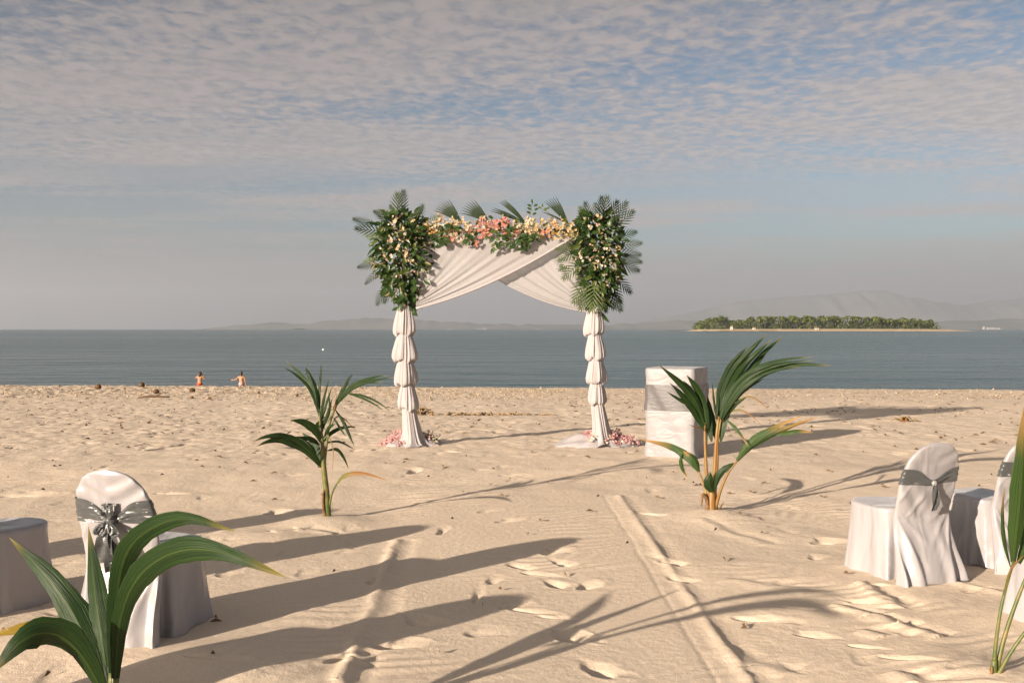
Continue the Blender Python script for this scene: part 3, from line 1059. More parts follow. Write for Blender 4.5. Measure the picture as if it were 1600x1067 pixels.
# white buoy
g = P(505, 547, 0)
Yb = (EYE - SEA) * F / (547 - HY)
b = thing('buoy', 'tiny white buoy floating on the sea above the left palm sapling', 'buoy', ((505 - 800) / F * Yb, Yb, SEA - Yb * Yb / 12742000.0))
mb = MB()
mb.grid([[Vector((r * math.cos(a), r * math.sin(a), z)) for a in [2 * math.pi * j / 10 for j in range(10)]] for r, z in ((.03, -.2), (.16, -.12), (.22, .03), (.18, .17), (.06, .25), (.01, .26))], close_u=True)
mb.build('float', M['white_paint'], b)
mb = MB(); mb.tube([(0, 0, .24), (0, 0, .34)], .03, 6); mb.build('ring', M['white_paint'], b)
#@@PART2
# ------------------------------------------------------------------ banquet chairs in satin covers
def make_seat(seed):
    r = random.Random(seed)
    mb = MB()
    n = 160
    # outline of the seat: straight at the back, rounded in front
    out = []
    for k in range(n):
        t = k / n * 2 * math.pi
        ex = 0.55 if math.sin(t) < 0 else 0.72
        x = 0.215 * math.copysign(abs(math.cos(t)) ** ex, math.cos(t))
        y = 0.235 + 0.235 * math.copysign(abs(math.sin(t)) ** ex, math.sin(t))
        out.append((x, y))
    rows = []
    ph = [r.uniform(0, 6.28) for _ in range(4)]
    for s, z in ((0.02, .452), (0.35, .455), (0.7, .461), (0.9, .464), (0.97, .460), (1.0, .449)):
        rows.append([Vector((x * s, 0.235 + (y - 0.235) * s, z + 0.004 * math.sin(3 * k / n * 6.28 + ph[0]) * s)) for k, (x, y) in enumerate(out)])
    for j in range(1, 25):
        t = j / 24
        row = []
        for k, (x, y) in enumerate(out):
            a = k / n * 2 * math.pi
            fold = 0.020 * t ** 1.2 * (math.sin(7 * a + ph[1] + 1.2 * math.sin(2 * a + ph[2])) + 0.5 * math.sin(13 * a + ph[3]))
            sc = 1 + 0.13 * t ** 1.6 + fold / 0.22
            if y < .36 and abs(x) > .12:
                fi = math.atan2(y + .02, .449 * t + .015)
                fold += .020 * crease(fi * 8 + ph[3 if x > 0 else 0]) * min(1, math.hypot(y, .449 * t) / .18)
            if y > .2:
                fi = math.atan2(abs(x) - .2, .449 * t + .03)
                fold += .010 * crease(fi * 6 + ph[1]) * t
            hem = 0.012 + 0.022 * (1 + math.sin(3 * a + ph[2])) * 0.5
            row.append(Vector((x * sc, 0.235 + (y - 0.235) * sc, 0.449 * (1 - t) + hem * t - 0.02 * t)))
        rows.append(row)
    mb.grid(rows, close_u=True)
    return mesh('seat_cover', mb.v, mb.f, M['satin'])


BZ = [0, .05, .12, .2, .28, .36, .45, .52, .6, .67, .74, .79, .83, .86, .882, .896, .903]
BW = [.262, .255, .243, .230, .222, .216, .212, .214, .217, .217, .208, .193, .170, .142, .108, .066, .016]


def back_y(z):
    return -0.03 - 0.02 * smst(.1, .45, z) - max(0, z - .42) * 0.27 - max(0, z - .6) ** 2 * 0.25 - 0.10 * (1 - smst(0, .42, z)) * 0.9


def back_half(z):
    return float(np.interp(z, BZ, BW))


def back_thick(z):
    return float(np.interp(z, [0, .1, .4, .5, .8, .88, .903], [.055, .05, .034, .030, .028, .02, .006]))


def crease(t, p=2.0):
    return (1 - abs(math.sin(t))) ** p


def make_back(seed):
    r = random.Random(seed)
    ph = [r.uniform(0, 6.28) for _ in range(6)]
    mb = MB()
    n = 128
    zs = [0, .03, .07, .12, .17, .22, .27, .32, .37, .42, .46, .5, .54, .58, .62, .66, .7, .74, .77, .8, .825, .848, .866, .88, .891, .898, .902, .9035]
    zs = [zs[q] + (zs[q + 1] - zs[q]) * h_ / 3 for q in range(len(zs) - 1) for h_ in range(3)] + [zs[-1]]
    rows = []
    for z in zs:
        w, th, yc = back_half(z), back_thick(z), float(back_y(z))
        row = []
        low = float(1 - smst(.05, .5, z))
        for k in range(n):
            a = 2 * math.pi * k / n
            ca, sa = math.cos(a), math.sin(a)
            x = w * math.copysign(abs(ca) ** .75, ca)
            y = th * math.copysign(abs(sa) ** .6, sa)
            side = abs(x) / max(w, .01)
            # drape folds fanning out from the seat corners, and slack wrinkles across the back
            f = low * 0.022 * (math.sin(26 * x / .26 * .5 + ph[0] + 5 * z) * side + 0.6 * math.sin(47 * x + ph[1]) * side ** 2)
            if z < .47:
                fx, fz = w - abs(x), .47 - z
                fi = math.atan2(fx + .015, fz + .015)
                f += .020 * crease(fi * 7.5 + ph[1 if x > 0 else 4]) * min(1, math.hypot(fx, fz) / .2) * math.exp(-(fx / .2) ** 2)
            q_ = (x * .8 - z * .6) if x < 0 else (x * .5 + z * .9)
            f += .010 * crease(q_ * 24 + ph[2], 3) * math.exp(-((z - .53) / .10) ** 2) * min(1, abs(x) / .06)
            d = (x * .75 + z) * 32
            f += 0.0050 * math.sin(d + ph[2] + 2.5 * math.sin(9 * x + ph[3])) * math.exp(-((z - .55) / .16) ** 2)
            f += 0.0075 * math.sin((z - .55 * abs(x)) * 62 + ph[4] + math.sin(14 * x)) * math.exp(-((z - .8) / .08) ** 2) * (1 if seed % 2 else .3)
            if sa < 0:
                y -= f
            hem = (0.015 + 0.012 * math.sin(23 * x + ph[5])) * (1 if z == 0 else 0)
            row.append(Vector((x * (1 + low * 0.05 * math.sin(3 * a + ph[1])), yc + y - .02 * low, z + hem)))
        rows.append(row)
    mb.grid(rows, close_u=True)
    b = len(mb.v) - n
    mb.f.append(tuple(b + k for k in range(n))); mb.m.append(0)
    return mesh('back_cover', mb.v, mb.f, M['satin'])


def make_sash(pinch=.02, knot_z=.645, wide=.052, seed=1):
    """a band round the back, pulled together behind at the knot"""
    r = random.Random(seed)
    mb = MB()
    n = 96
    rows = []
    m = 13
    for i in range(m):
        v = i / (m - 1) * 2 - 1
        row = []
        for k in range(n):
            a = 2 * math.pi * k / n - math.pi / 2          # starts at the middle of the rear
            ca, sa = math.cos(a), math.sin(a)
            x0 = math.copysign(abs(ca) ** .75, ca)
            toward = math.exp(-(x0 / .42) ** 2) if sa < 0 else 0.0
            hw = wide * (1 - toward) + pinch * toward
            zc = .69 * (1 - toward) + knot_z * toward
            z = zc + v * hw
            w, th, yc = back_half(z), back_thick(z), float(back_y(z))
            cre = 0.0035 * math.sin(v * 9 + 2 * x0) + 0.0035 * math.sin(v * 17 + 1 + 3 * x0)
            e = 0.006 + cre * (0.6 + toward) + 0.016 * toward * (1 - v * v)
            x = (w + e) * x0
            y = yc + (th + e) * math.copysign(abs(sa) ** .6, sa)
            row.append(Vector((x, y, z)))
        rows.append(row)
    mb.grid(rows, close_u=True)
    return mesh('sash', mb.v, mb.f, M['sash'])


def ribbon(pts, wid, seed, curl=.3, n=14):
    r = random.Random(seed)
    sp = spline(pts, n)
    rows = []
    for i, p in enumerate(sp):
        t = i / n
        w = float(np.interp(t, [0, .15, .6, 1], [wid * .45, wid * .8, wid, wid * .92]))
        rows.append([p + Vector((w * c, 0.010 * math.sin(c * 4 + i * .5 + seed) - .012 * abs(c) * curl, -.004 * c * i / n + (0.012 * c if i == n else 0))) for c in (-1, -.6, -.2, .2, .6, 1)])
    return rows


def sash_tie(parent, sash, style):
    """knot, loops and tails at the back of the sash"""
    kz = .645
    ky = float(back_y(kz)) - back_thick(kz) - .03
    mb = MB()
    rows = []
    ks = .62 if style == 'clasp' else 1.0
    for i in range(9):
        a = i / 8 * math.pi
        rr = (.028 * math.sin(a) + .002) * ks
        rows.append([Vector((rr * 1.1 * math.cos(q) * (1 + .12 * math.sin(3 * q)), ky + rr * .75 * math.sin(q), kz + .03 * ks * math.cos(a))) for q in [2 * math.pi * k / 12 for k in range(12)]])
    mb.grid(rows, close_u=True)
    link('knot', mesh('knot', mb.v, mb.f, M['pearl'] if style == 'clasp' else M['sash']), sash)
    mb = MB()
    if style == 'clasp':
        mb.grid(ribbon([(0, ky, kz), (-.004, ky - .012, kz - .06), (.006, ky + .005, kz - .13), (.0, ky + .012, kz - .175)], .027, 3))
    else:
        for sx, zz, wd, sd in ((-.03, -.21, .036, 5), (.045, -.19, .034, 8), (.01, -.25, .03, 9)):
            mb.grid(ribbon([(0, ky, kz), (sx * .5, ky - .022, kz + zz * .35), (sx, ky - .006, kz + zz * .7), (sx * 1.1, ky + .004, kz + zz)], wd, sd, 1.2))
        for sx in (-1, 1):
            mb.grid(ribbon([(0, ky - .01, kz), (sx * .04, ky - .03, kz - .02), (sx * .062, ky - .03, kz - .055), (sx * .03, ky - .035, kz - .065), (0, ky - .02, kz - .015)], .020, 4 + sx))
        for sx in (-.5, .3):
            mb.grid(ribbon([(0, ky, kz), (sx * .02, ky - .02, kz + .04), (sx * .06, ky - .008, kz + .085)], .022, 6))
    link('tail', mesh('tail', mb.v, mb.f, M['sash']), sash)


def chair(x, y, face, label, style, seed, group):
    """face = direction the chair looks, as (x, y)"""
    rz = math.atan2(-face[0], face[1])
    t = thing('covered_chair', label, 'chair', (x, y, sandz(x + .1 * face[0], y + .2 * face[1]) - .012), rz, group)
    link('seat_cover', make_seat(seed), t)
    link('back_cover', make_back(seed), t)
    if style == 'bow':
        s = link('sash', make_sash(.018, .645, .062, seed), t)
    else:
        s = link('sash', make_sash(.017, .645, .050, seed), t)
    sash_tie(t, s, style)
    return t


CG = 'white covered chairs in rows beside the aisle'
chair(-1.97, 5.14, (.22, .975), 'white satin chair with a grey bow on its back, behind the big palm sapling', 'bow', 3, CG)
chair(-3.10, 5.62, (.46, .89), 'white satin chair cut by the left picture edge, its rounded seat in shade', 'bow', 5, CG)
chair(-2.36, 3.55, (.34, .94), 'white satin chair nearest the camera at the bottom left corner', 'bow', 7, CG)
chair(-4.05, 6.35, (.40, .92), 'white satin chair furthest left in its row, casting the rearmost long shadow', 'bow', 9, CG)
chair(2.60, 6.42, (-.34, .94), 'white satin chair at right with a pearl clasp on its dark grey sash', 'clasp', 4, CG)
chair(3.38, 6.76, (-.36, .93), 'white satin chair behind the tall palm leaf at the right edge', 'clasp', 6, CG)
chair(3.12, 5.24, (-.36, .93), 'white satin chair in the lower right corner behind the thin palm stems', 'clasp', 8, CG)

# ------------------------------------------------------------------ palm saplings
def set_leafuv(me, uv):
    at = me.attributes.new('leafuv', 'FLOAT_VECTOR', 'POINT')
    at.data.foreach_set('vector', np.array(uv, dtype=np.float32).ravel())


def blade(mb, uv, pts, width, n=18, fold=.35, pleat=.05, roll=0.0, peak=.38, base=.25, sharp=1.0, droop=0.0, slits=0, seed=0):
    """a pleated leaf blade along pts; width = greatest half width"""
    sp = spline(pts, n)
    rows = []
    cs = [q / 8 for q in range(-8, 9)]
    for i, p in enumerate(sp):
        t = i / n
        tan = (sp[min(i + 1, n)] - sp[max(i - 1, 0)]).normalized()
        nrm = Vector((0.0, -1.0, 0.25))
        side = tan.cross(nrm)
        if side.length < .05:
            side = tan.cross(Vector((1, 0, 0)))
        side.normalize()
        nn = side.cross(tan).normalized()
        q = roll
        s2 = side * math.cos(q) + nn * math.sin(q)
        n2 = nn * math.cos(q) - side * math.sin(q)
        if t < peak:
            w = base + (1 - base) * math.sin(t / peak * math.pi / 2)
        else:
            w = max(0.0, 1 - ((t - peak) / (1 - peak)) ** 1.7) ** sharp
        w = width * max(w, .012) * (1 + .05 * math.sin(t * 23 + seed) + .03 * math.sin(t * 57 + seed * 2))
        row = []
        for k, c in enumerate(cs):
            h = -fold * w * abs(c) + (pleat * w if k % 2 else -pleat * w)
            row.append(p + s2 * (w * c) + n2 * h - Vector((0, 0, droop * w * c * c * t)))
            uv.append((c, t, 0))
        rows.append(row)
    f0 = len(mb.f)
    mb.grid(rows)
    if slits:
        rs = random.Random(seed + 5)
        nc = len(cs) - 1
        cut = set()
        for k in range(slits):
            c = rs.choice([1, 2, 3, 4, nc - 5, nc - 4, nc - 3, nc - 2])
            i0 = int(n * rs.uniform(.58, .82)); i1 = n
            cut |= {(i, c) for i in range(i0, min(i1, n))}
        keep = [q for q in range(f0, len(mb.f)) if ((q - f0) // nc, (q - f0) % nc) not in cut]
        mb.f[f0:] = [mb.f[q] for q in keep]
        mb.m[f0:] = [0] * len(keep)


def palm_leaf(parent, org, Y, lobes, matname, petiole=None, pmat='stem_green', seed=0):
    """lobes: list of dict(pts=[(px,py,dy)...], w=px half width ...)"""
    r = random.Random(seed)
    mb = MB(); uv = []
    sc = Y / F
    for lb in lobes:
        pts = [P(a[0], a[1], Y + (a[2] if len(a) > 2 else 0)) for a in lb['pts']]
        n = 22 if lb['w'] > 7 else 14
        k_ = lb.get('split', 1)
        if k_ > 1:
            sp0 = spline(pts, 12)
            for j in range(k_):
                o_ = (j - (k_ - 1) / 2) * 2 / k_ * lb['w'] * sc
                ln_ = r.uniform(.72, 1.0) if j != k_ // 2 else 1.0
                sub = []
                for i in range(0, 13, 2):
                    t = i / 12 * ln_
                    q = sp0[min(12, int(round(t * 12)))] if False else sp0[int(t * 12)].lerp(sp0[min(12, int(t * 12) + 1)], t * 12 - int(t * 12))
                    e = (sp0[min(12, int(t * 12) + 1)] - sp0[max(0, int(t * 12) - 1)]).normalized()
                    sd_ = Vector((e.z, 0, -e.x))
                    spread = .25 + .75 * min(1, t * 2.2) + .35 * max(0, t - .6)
                    sub.append(q + sd_ * o_ * spread + Vector((0, o_ * r.uniform(-.5, .5), 0)) - Vector((0, 0, abs(o_) * .25 * t * t)))
                blade(mb, uv, sub, lb['w'] * sc / k_ * 1.35, 16, .4, .02, lb.get('roll', 0) * .5 + r.uniform(-.4, .4), .42, .35, 1.0, 0.0, 0, seed * 7 + j)
            continue
        blade(mb, uv, pts, lb['w'] * sc, n, lb.get('fold', .32), lb.get('pleat', .03), lb.get('roll', r.uniform(-.35, .35)), lb.get('peak', .4), lb.get('base', .22), 1.0, 0.0, (r.randint(1, 2) if 7 < lb['w'] < 15 else 0), seed * 7 + len(mb.v))
    L = Vector(org)
    me = mesh('leaf', [v - L for v in mb.v], mb.f, M[matname])
    set_leafuv(me, uv)
    o = link('leaf', me, parent)
    if petiole:
        pm = MB()
        pp = spline([P(a[0], a[1], Y + (a[2] if len(a) > 2 else 0)) for a in petiole[0]], 10)
        r0, r1 = petiole[1] * sc * .8, petiole[2] * sc * .8
        pm.tube(pp, [r0 + (r1 - r0) * i / 10 for i in range(11)], 8)
        link('petiole', mesh('petiole', [v - L for v in pm.v], pm.f, M[pmat]), o)
    return o


def stem(parent, org, Y, pts, radii, matname, name='stem'):
    pm = MB()
    sp = spline([P(a[0], a[1], Y + (a[2] if len(a) > 2 else 0)) for a in pts], 10)
    rr = np.interp(np.arange(11) / 10, np.linspace(0, 1, len(radii)), radii) * Y / F
    pm.tube(sp, list(rr), 10)
    L = Vector(org)
    return link(name, mesh(name, [v - L for v in pm.v], pm.f, M[matname]), parent)


def lob(pts, w, **k):
    d = dict(pts=pts, w=w)
    d.update(k)
    return d


# sapling in front of the white stand
gb = G(1112, 803)
Y = gb.y
org = Vector((gb.x, gb.y, sandz(gb.x, gb.y) - .02))
pr = thing('palm_sapling', 'tall green palm sapling with orange stems in front of the white stand', 'palm sapling', org, 0, 'palm saplings set along the aisle')
stem(pr, org, Y, [(1111, 810), (1112, 780), (1113, 752)], [8, 6.5, 3.5], 'stem_orange')
stem(pr, org, Y, [(1118, 808, .02), (1117, 780, .02), (1117, 755, .02)], [5, 4, 2], 'stem_green', 'sheath')
stem(pr, org, Y, [(1106, 808, -.02), (1105, 782, -.02), (1098, 772, -.04), (1096, 790, -.05)], [4, 3, 2.5, 1], 'stem_dry', 'sheath')
stem(pr, org, Y, [(1116, 806, -.02), (1124, 795, -.03), (1131, 784, -.04)], [3, 1.6, .7], 'stem_dry', 'sheath')
palm_leaf(pr, org, Y, [lob([(1122, 655, 0), (1132, 610, .03), (1152, 572, .05), (1176, 545, .02), (1199, 521, -.04)], 13, roll=-.3, split=3),
                       lob([(1128, 650, .02), (1150, 606, .06), (1172, 578, .1), (1196, 548, .14), (1223, 526, .2)], 6.5, roll=.4),
                       lob([(1126, 690, 0), (1130, 655, .01), (1140, 615, .04), (1160, 580, .08)], 8, roll=.6)],
          'leaf', ([(1112, 800), (1117, 730), (1119, 690), (1123, 650)], 4.6, 2.6), 'stem_orange', 1)
palm_leaf(pr, org, Y, [lob([(1126, 655, -.02), (1148, 612, -.1), (1180, 582, -.18), (1226, 567, -.28), (1274, 563, -.38)], 9.5, roll=.25, split=3),
                       lob([(1128, 652, -.02), (1158, 610, -.08), (1200, 580, -.18), (1250, 570, -.3), (1299, 571, -.4)], 5.5, roll=-.2),
                       lob([(1128, 656, 0), (1150, 622, -.03), (1168, 606, -.06), (1196, 590, -.1)], 3.6),
                       lob([(1130, 660, 0), (1146, 636, -.05), (1170, 618, -.1)], 3)],
          'leaf', ([(1114, 800), (1120, 730), (1121, 690), (1127, 650)], 4, 2), 'stem_orange', 2)
palm_leaf(pr, org, Y, [lob([(1104, 672, 0), (1086, 634, -.06), (1062, 604, -.12), (1024, 572, -.2)], 10.5, roll=-.2, split=2),
                       lob([(1106, 676, 0), (1096, 636, -.02), (1083, 606, -.05), (1069, 588, -.1)], 9, roll=.3, split=2),
                       lob([(1098, 660, 0), (1078, 634, -.08), (1058, 622, -.12), (1042, 612, -.16)], 3.2),
                       lob([(1112, 690, 0), (1104, 650, .03), (1094, 630, .05)], 6)],
          'leaf', ([(1110, 800), (1104, 740), (1102, 700), (1101, 660)], 4, 2.2), 'stem_orange', 3)
palm_leaf(pr, org, Y, [lob([(1120, 690, .04), (1112, 650, .08), (1105, 617, .1)], 6), lob([(1122, 664, .02), (1116, 628, .05), (1113, 594, .06)], 2.2),
                       lob([(1124, 660, .04), (1125, 625, .08), (1121, 592, .1)], 2.2), lob([(1126, 660, .03), (1132, 630, .08), (1132, 605, .1)], 2.4)], 'leaf', None, 'stem_green', 4)
palm_leaf(pr, org, Y, [lob([(1152, 720, -.1), (1176, 692, -.16), (1215, 670, -.24), (1276, 645, -.36)], 9, roll=-.25, peak=.35, split=2),
                       lob([(1205, 678, -.2), (1228, 676, -.26), (1250, 673, -.32), (1271, 676, -.4)], 4.5, roll=.5)],
          'leaf_old', ([(1117, 798), (1126, 765, -.04), (1138, 738, -.07), (1153, 719, -.1)], 3.6, 1.8), 'stem_orange', 5)
palm_leaf(pr, org, Y, [lob([(1093, 738, .05), (1074, 714, .1), (1046, 697, .16), (1000, 686, .22)], 6.5, roll=.2),
                       lob([(1093, 738, .05), (1083, 716, .06), (1067, 704, .1)], 7, roll=-.2),
                       lob([(1065, 708, .1), (1064, 722, .1), (1068, 736, .1), (1075, 746, .1)], 3.2)],
          'leaf_old', ([(1109, 798), (1104, 772, .02), (1099, 755, .04), (1092, 736, .05)], 3.4, 1.6), 'stem_orange', 6)
palm_leaf(pr, org, Y, [lob([(1114, 768, -.06), (1108, 755, -.08), (1110, 736, -.08)], 8.5, peak=.5, base=.4, fold=.2),
                       lob([(1117, 764, -.05), (1124, 742, -.08), (1136, 730, -.1), (1149, 722, -.1)], 5.5)], 'leaf', None, 'stem_green', 7)
palm_leaf(pr, org, Y, [lob([(1136, 656, -.1), (1152, 672, -.16), (1170, 698, -.22)], 2.6)], 'leaf_old', None, 'stem_green', 8)
palm_leaf(pr, org, Y, [lob([(1128, 652, 0), (1152, 640, -.05), (1172, 648, -.1), (1190, 664, -.14)], 1.3), lob([(1130, 640, 0), (1165, 620, -.1), (1185, 626, -.14), (1206, 645, -.2)], 1.2),
                       lob([(1106, 668, 0), (1090, 668, -.1), (1076, 663, -.14)], 1.4)], 'leaf_orange', None, 'stem_dry', 9)

# sapling at left beside the aisle
gb = G(512, 811)
Y = gb.y
org = Vector((gb.x, gb.y, sandz(gb.x, gb.y) - .02))
pl_ = thing('palm_sapling', 'slender green palm sapling standing left of the flower arch', 'palm sapling', org, 0, 'palm saplings set along the aisle')
stem(pl_, org, Y, [(513, 820), (510, 770), (506, 730), (504, 695), (500, 660)], [6, 5, 4.2, 3.4, 2], 'stem_green')
stem(pl_, org, Y, [(509, 812, -.02), (505, 790, -.03), (505, 772, -.03), (508, 764, -.02)], [3, 2.2, 2, 1], 'stem_dry', 'sheath')
palm_leaf(pl_, org, Y, [lob([(500, 655, 0), (492, 622, .05), (474, 590, .1), (446, 563, .2)], 4.6, roll=.2), lob([(498, 645, 0), (484, 608, -.05), (463, 586, -.1), (442, 573, -.15)], 2.4),
                        lob([(496, 640, 0), (492, 610, .06), (484, 588, .1), (476, 572, .14)], 5.2, roll=-.3), lob([(500, 640, .03), (499, 610, .08), (501, 585, .1), (502, 567, .12)], 2.3)],
          'leaf', ([(505, 735), (503, 700), (501, 670), (499, 645)], 3, 1.6), 'stem_green', 11)
palm_leaf(pl_, org, Y, [lob([(500, 660, 0), (505, 628, -.03), (515, 588, -.06)], 2.4), lob([(501, 662, 0), (510, 630, .03), (519, 604, .08)], 2.2),
                        lob([(503, 668, 0), (512, 645, -.05), (520, 620, -.1)], 2.4), lob([(505, 670, 0), (515, 640, -.1), (513, 610, -.12)], 2)], 'leaf', None, 'stem_green', 12)
palm_leaf(pl_, org, Y, [lob([(524, 634, -.05), (538, 606, -.08), (545, 592, -.1), (553, 582, -.1)], 2.6), lob([(526, 632, -.05), (548, 606, -.12), (578, 593, -.2), (617, 586, -.3)], 4.6, roll=.3, split=2),
                        lob([(530, 622, -.05), (560, 600, -.15), (598, 598, -.25)], 2.6), lob([(540, 614, -.1), (566, 618, -.2), (590, 628, -.28), (610, 643, -.34)], 2),
                        lob([(540, 614, -.1), (566, 622, -.2), (586, 632, -.28), (601, 643, -.34)], 1.6), lob([(524, 640, 0), (537, 660, -.04), (546, 680, -.06), (554, 698, -.08)], 2.8),
                        lob([(521, 652, 0), (531, 668, -.04), (541, 683, -.06)], 1.8), lob([(520, 640, .03), (530, 618, .08), (536, 600, .1)], 2.2)],
          'leaf', ([(507, 725), (511, 690), (516, 660, -.02), (528, 628, -.05)], 2.8, 1.4), 'stem_green', 13)
palm_leaf(pl_, org, Y, [lob([(501, 690, 0), (490, 672, -.1), (474, 660, -.16), (453, 656, -.22)], 7, roll=.3), lob([(502, 692, 0), (498, 672, -.02), (504, 660, .02), (513, 648, .05)], 8, roll=-.4)], 'leaf', None, 'stem_green', 14)
palm_leaf(pl_, org, Y, [lob([(501, 730, 0), (482, 706, -.12), (452, 688, -.24), (424, 684, -.34), (397, 693, -.4)], 8.5, roll=.2, peak=.3, split=2), lob([(502, 728, 0), (492, 702, .03), (481, 688, .06), (468, 678, .1)], 8, roll=-.2, split=2),
                        lob([(500, 695, 0), (485, 686, -.1), (460, 682, -.2)], 4)], 'leaf', None, 'stem_green', 15)
palm_leaf(pl_, org, Y, [lob([(504, 692, .03), (518, 676, .1), (536, 668, .15), (557, 666, .2)], 3.2), lob([(508, 692, .03), (530, 690, .1), (556, 703, .2)], 1.8),
                        lob([(511, 704, .02), (526, 702, .06), (537, 715, .1), (545, 733, .14)], 2.6), lob([(506, 684, 0), (514, 668, -.06), (524, 662, -.1)], 3)], 'leaf', None, 'stem_green', 16)
palm_leaf(pl_, org, Y, [lob([(525, 757, -.04), (538, 743, -.08), (566, 739, -.16), (609, 751, -.3)], 3.6, roll=.3)], 'leaf_orange', ([(513, 812, 0), (515, 790, -.01), (519, 770, -.02), (526, 756, -.04)], 2.8, 1.5), 'stem_green', 17)
palm_leaf(pl_, org, Y, [lob([(512, 660, 0), (522, 640, -.05), (526, 612, -.1)], 1.2), lob([(515, 670, 0), (530, 650, .05), (560, 676, .1)], 1.1), lob([(505, 665, 0), (520, 700, -.05), (518, 745, -.1)], .9)], 'leaf_orange', None, 'stem_dry', 18)

# big sapling at the lower left, close to the camera
Y = 3.35
gx = (168 - 800) / F * Y
org = Vector((gx, Y, sandz(gx, Y) - .02))
pf = thing('palm_sapling', 'large glossy palm sapling with broad leaves close up at lower left', 'palm sapling', org, 0, 'palm saplings set along the aisle')
stem(pf, org, Y, [(172, 1275), (171, 1230), (169, 1160), (170, 1090)], [26, 22, 19, 14], 'stem_green')
stem(pf, org, Y, [(152, 1275, -.03), (152, 1220, -.04), (140, 1170, -.06)], [14, 10, 3], 'stem_dry', 'sheath')
palm_leaf(pf, org, Y, [lob([(166, 1090, 0), (134, 1000, .05), (86, 915, .1), (14, 839, .2)], 24, roll=-.1, fold=.45, base=.35)], 'leaf', ([(170, 1200), (169, 1140), (165, 1085)], 12, 8), 'stem_green', 21)
palm_leaf(pf, org, Y, [lob([(172, 1100, .02), (160, 1010, .05), (149, 930, .08), (138, 822, .1)], 21, roll=.1, fold=.45, base=.4, peak=.45)], 'leaf', ([(170, 1200), (171, 1150), (172, 1090)], 12, 8), 'stem_green', 22)
palm_leaf(pf, org, Y, [lob([(176, 1060, 0), (180, 960, -.03), (193, 876, -.1), (226, 832, -.2), (288, 810, -.32), (368, 830, -.42)], 17, roll=-.45, fold=.22, base=.35, peak=.5, pleat=.035)], 'leaf', ([(171, 1200), (174, 1130), (176, 1050)], 13, 8), 'stem_green', 23)
palm_leaf(pf, org, Y, [lob([(180, 1060, -.02), (188, 968, -.08), (216, 902, -.18), (270, 864, -.3), (340, 862, -.4), (448, 902, -.5)], 20, roll=-.35, fold=.22, base=.32, peak=.58, pleat=.035)], 'leaf', ([(172, 1200), (177, 1130), (180, 1050)], 13, 8), 'stem_green', 24)
palm_leaf(pf, org, Y, [lob([(166, 1090, -.05), (124, 1020, -.14), (82, 990, -.2), (36, 1000, -.26), (-14, 1052, -.3)], 25, roll=.3, fold=.25, base=.3, peak=.45, pleat=.035)], 'leaf', ([(170, 1220), (170, 1150, -.02), (165, 1085, -.05)], 12, 8), 'stem_green', 25)
palm_leaf(pf, org, Y, [lob([(110, 1004, -.1), (72, 978, -.16), (30, 982, -.2), (-24, 994, -.24)], 11, roll=-.3, fold=.25)], 'leaf_yellow', None, 'stem_green', 26)

# tall thin sapling at the right edge
gb = G(1551, 1064)
Y = gb.y
org = Vector((gb.x, gb.y, sandz(gb.x, gb.y) - .02))
ps = thing('palm_sapling', 'tall palm sapling with thin yellow stems at the right picture edge', 'palm sapling', org, 0, 'palm saplings set along the aisle')
stem(ps, org, Y, [(1551, 1072), (1552, 1050), (1554, 1030)], [7, 6, 4], 'stem_green')
stem(ps, org, Y, [(1546, 1070, -.01), (1549, 1052, -.02), (1550, 1040, -.02)], [3, 2.4, 1], 'stem_dry', 'sheath')
palm_leaf(ps, org, Y, [lob([(1584, 878, 0), (1592, 800, -.02), (1600, 700, -.04), (1607, 602, -.05)], 16, roll=-.2, fold=.25, base=.3, pleat=.035), lob([(1579, 885, 0), (1570, 845, -.02), (1567, 800, -.03), (1570, 760, -.04)], 4),
                       lob([(1592, 880, .02), (1625, 800, .08), (1660, 700, .14), (1690, 640, .18)], 16)], 'leaf_old', ([(1552, 1062), (1556, 1005), (1566, 940), (1584, 876)], 4.5, 2.6), 'stem_green', 31)
palm_leaf(ps, org, Y, [lob([(1612, 880, .05), (1650, 800, .12), (1700, 740, .2), (1770, 710, .3)], 20, roll=.2), lob([(1612, 880, .05), (1630, 800, .05), (1640, 720, .05)], 12)], 'leaf', ([(1554, 1062, .01), (1568, 1000, .02), (1588, 940, .04), (1613, 878, .05)], 5.2, 3), 'stem_green', 32)
palm_leaf(ps, org, Y, [lob([(1640, 940, -.05), (1680, 890, -.1), (1730, 870, -.14), (1790, 890, -.2)], 14)], 'leaf', ([(1556, 1060, -.01), (1585, 1010, -.03), (1640, 938, -.05)], 4.4, 2.4), 'stem_green', 33)
palm_leaf(ps, org, Y, [lob([(1568, 930, -.03), (1580, 890, -.06), (1602, 865, -.1)], 2)], 'leaf_orange', None, 'stem_dry', 34)

# ------------------------------------------------------------------ wedding arch
AY = 13.75
agz = sandz(0, AY)
arch = thing('wedding_arch', 'tall wooden wedding arch draped with crossed white tulle, facing the beach', 'arch', (0.03, AY, agz))
AO = Vector((0.03, AY, agz))


def A(px, py, dy=0.0):
    return P(px, py, AY + dy)


for pts in ([(648, 700), (640, 600), (633, 480), (630, 352)], [(943, 700), (936, 600), (931, 480), (928, 352)]):
    mb = MB(); mb.tube(spline([A(*p) for p in pts], 8), .035, 8); mb.build('post', M['wood'], arch, AO)
mb = MB(); mb.tube([A(622, 361), A(936, 361)], .03, 8); mb.build('crossbar', M['wood'], arch, AO)


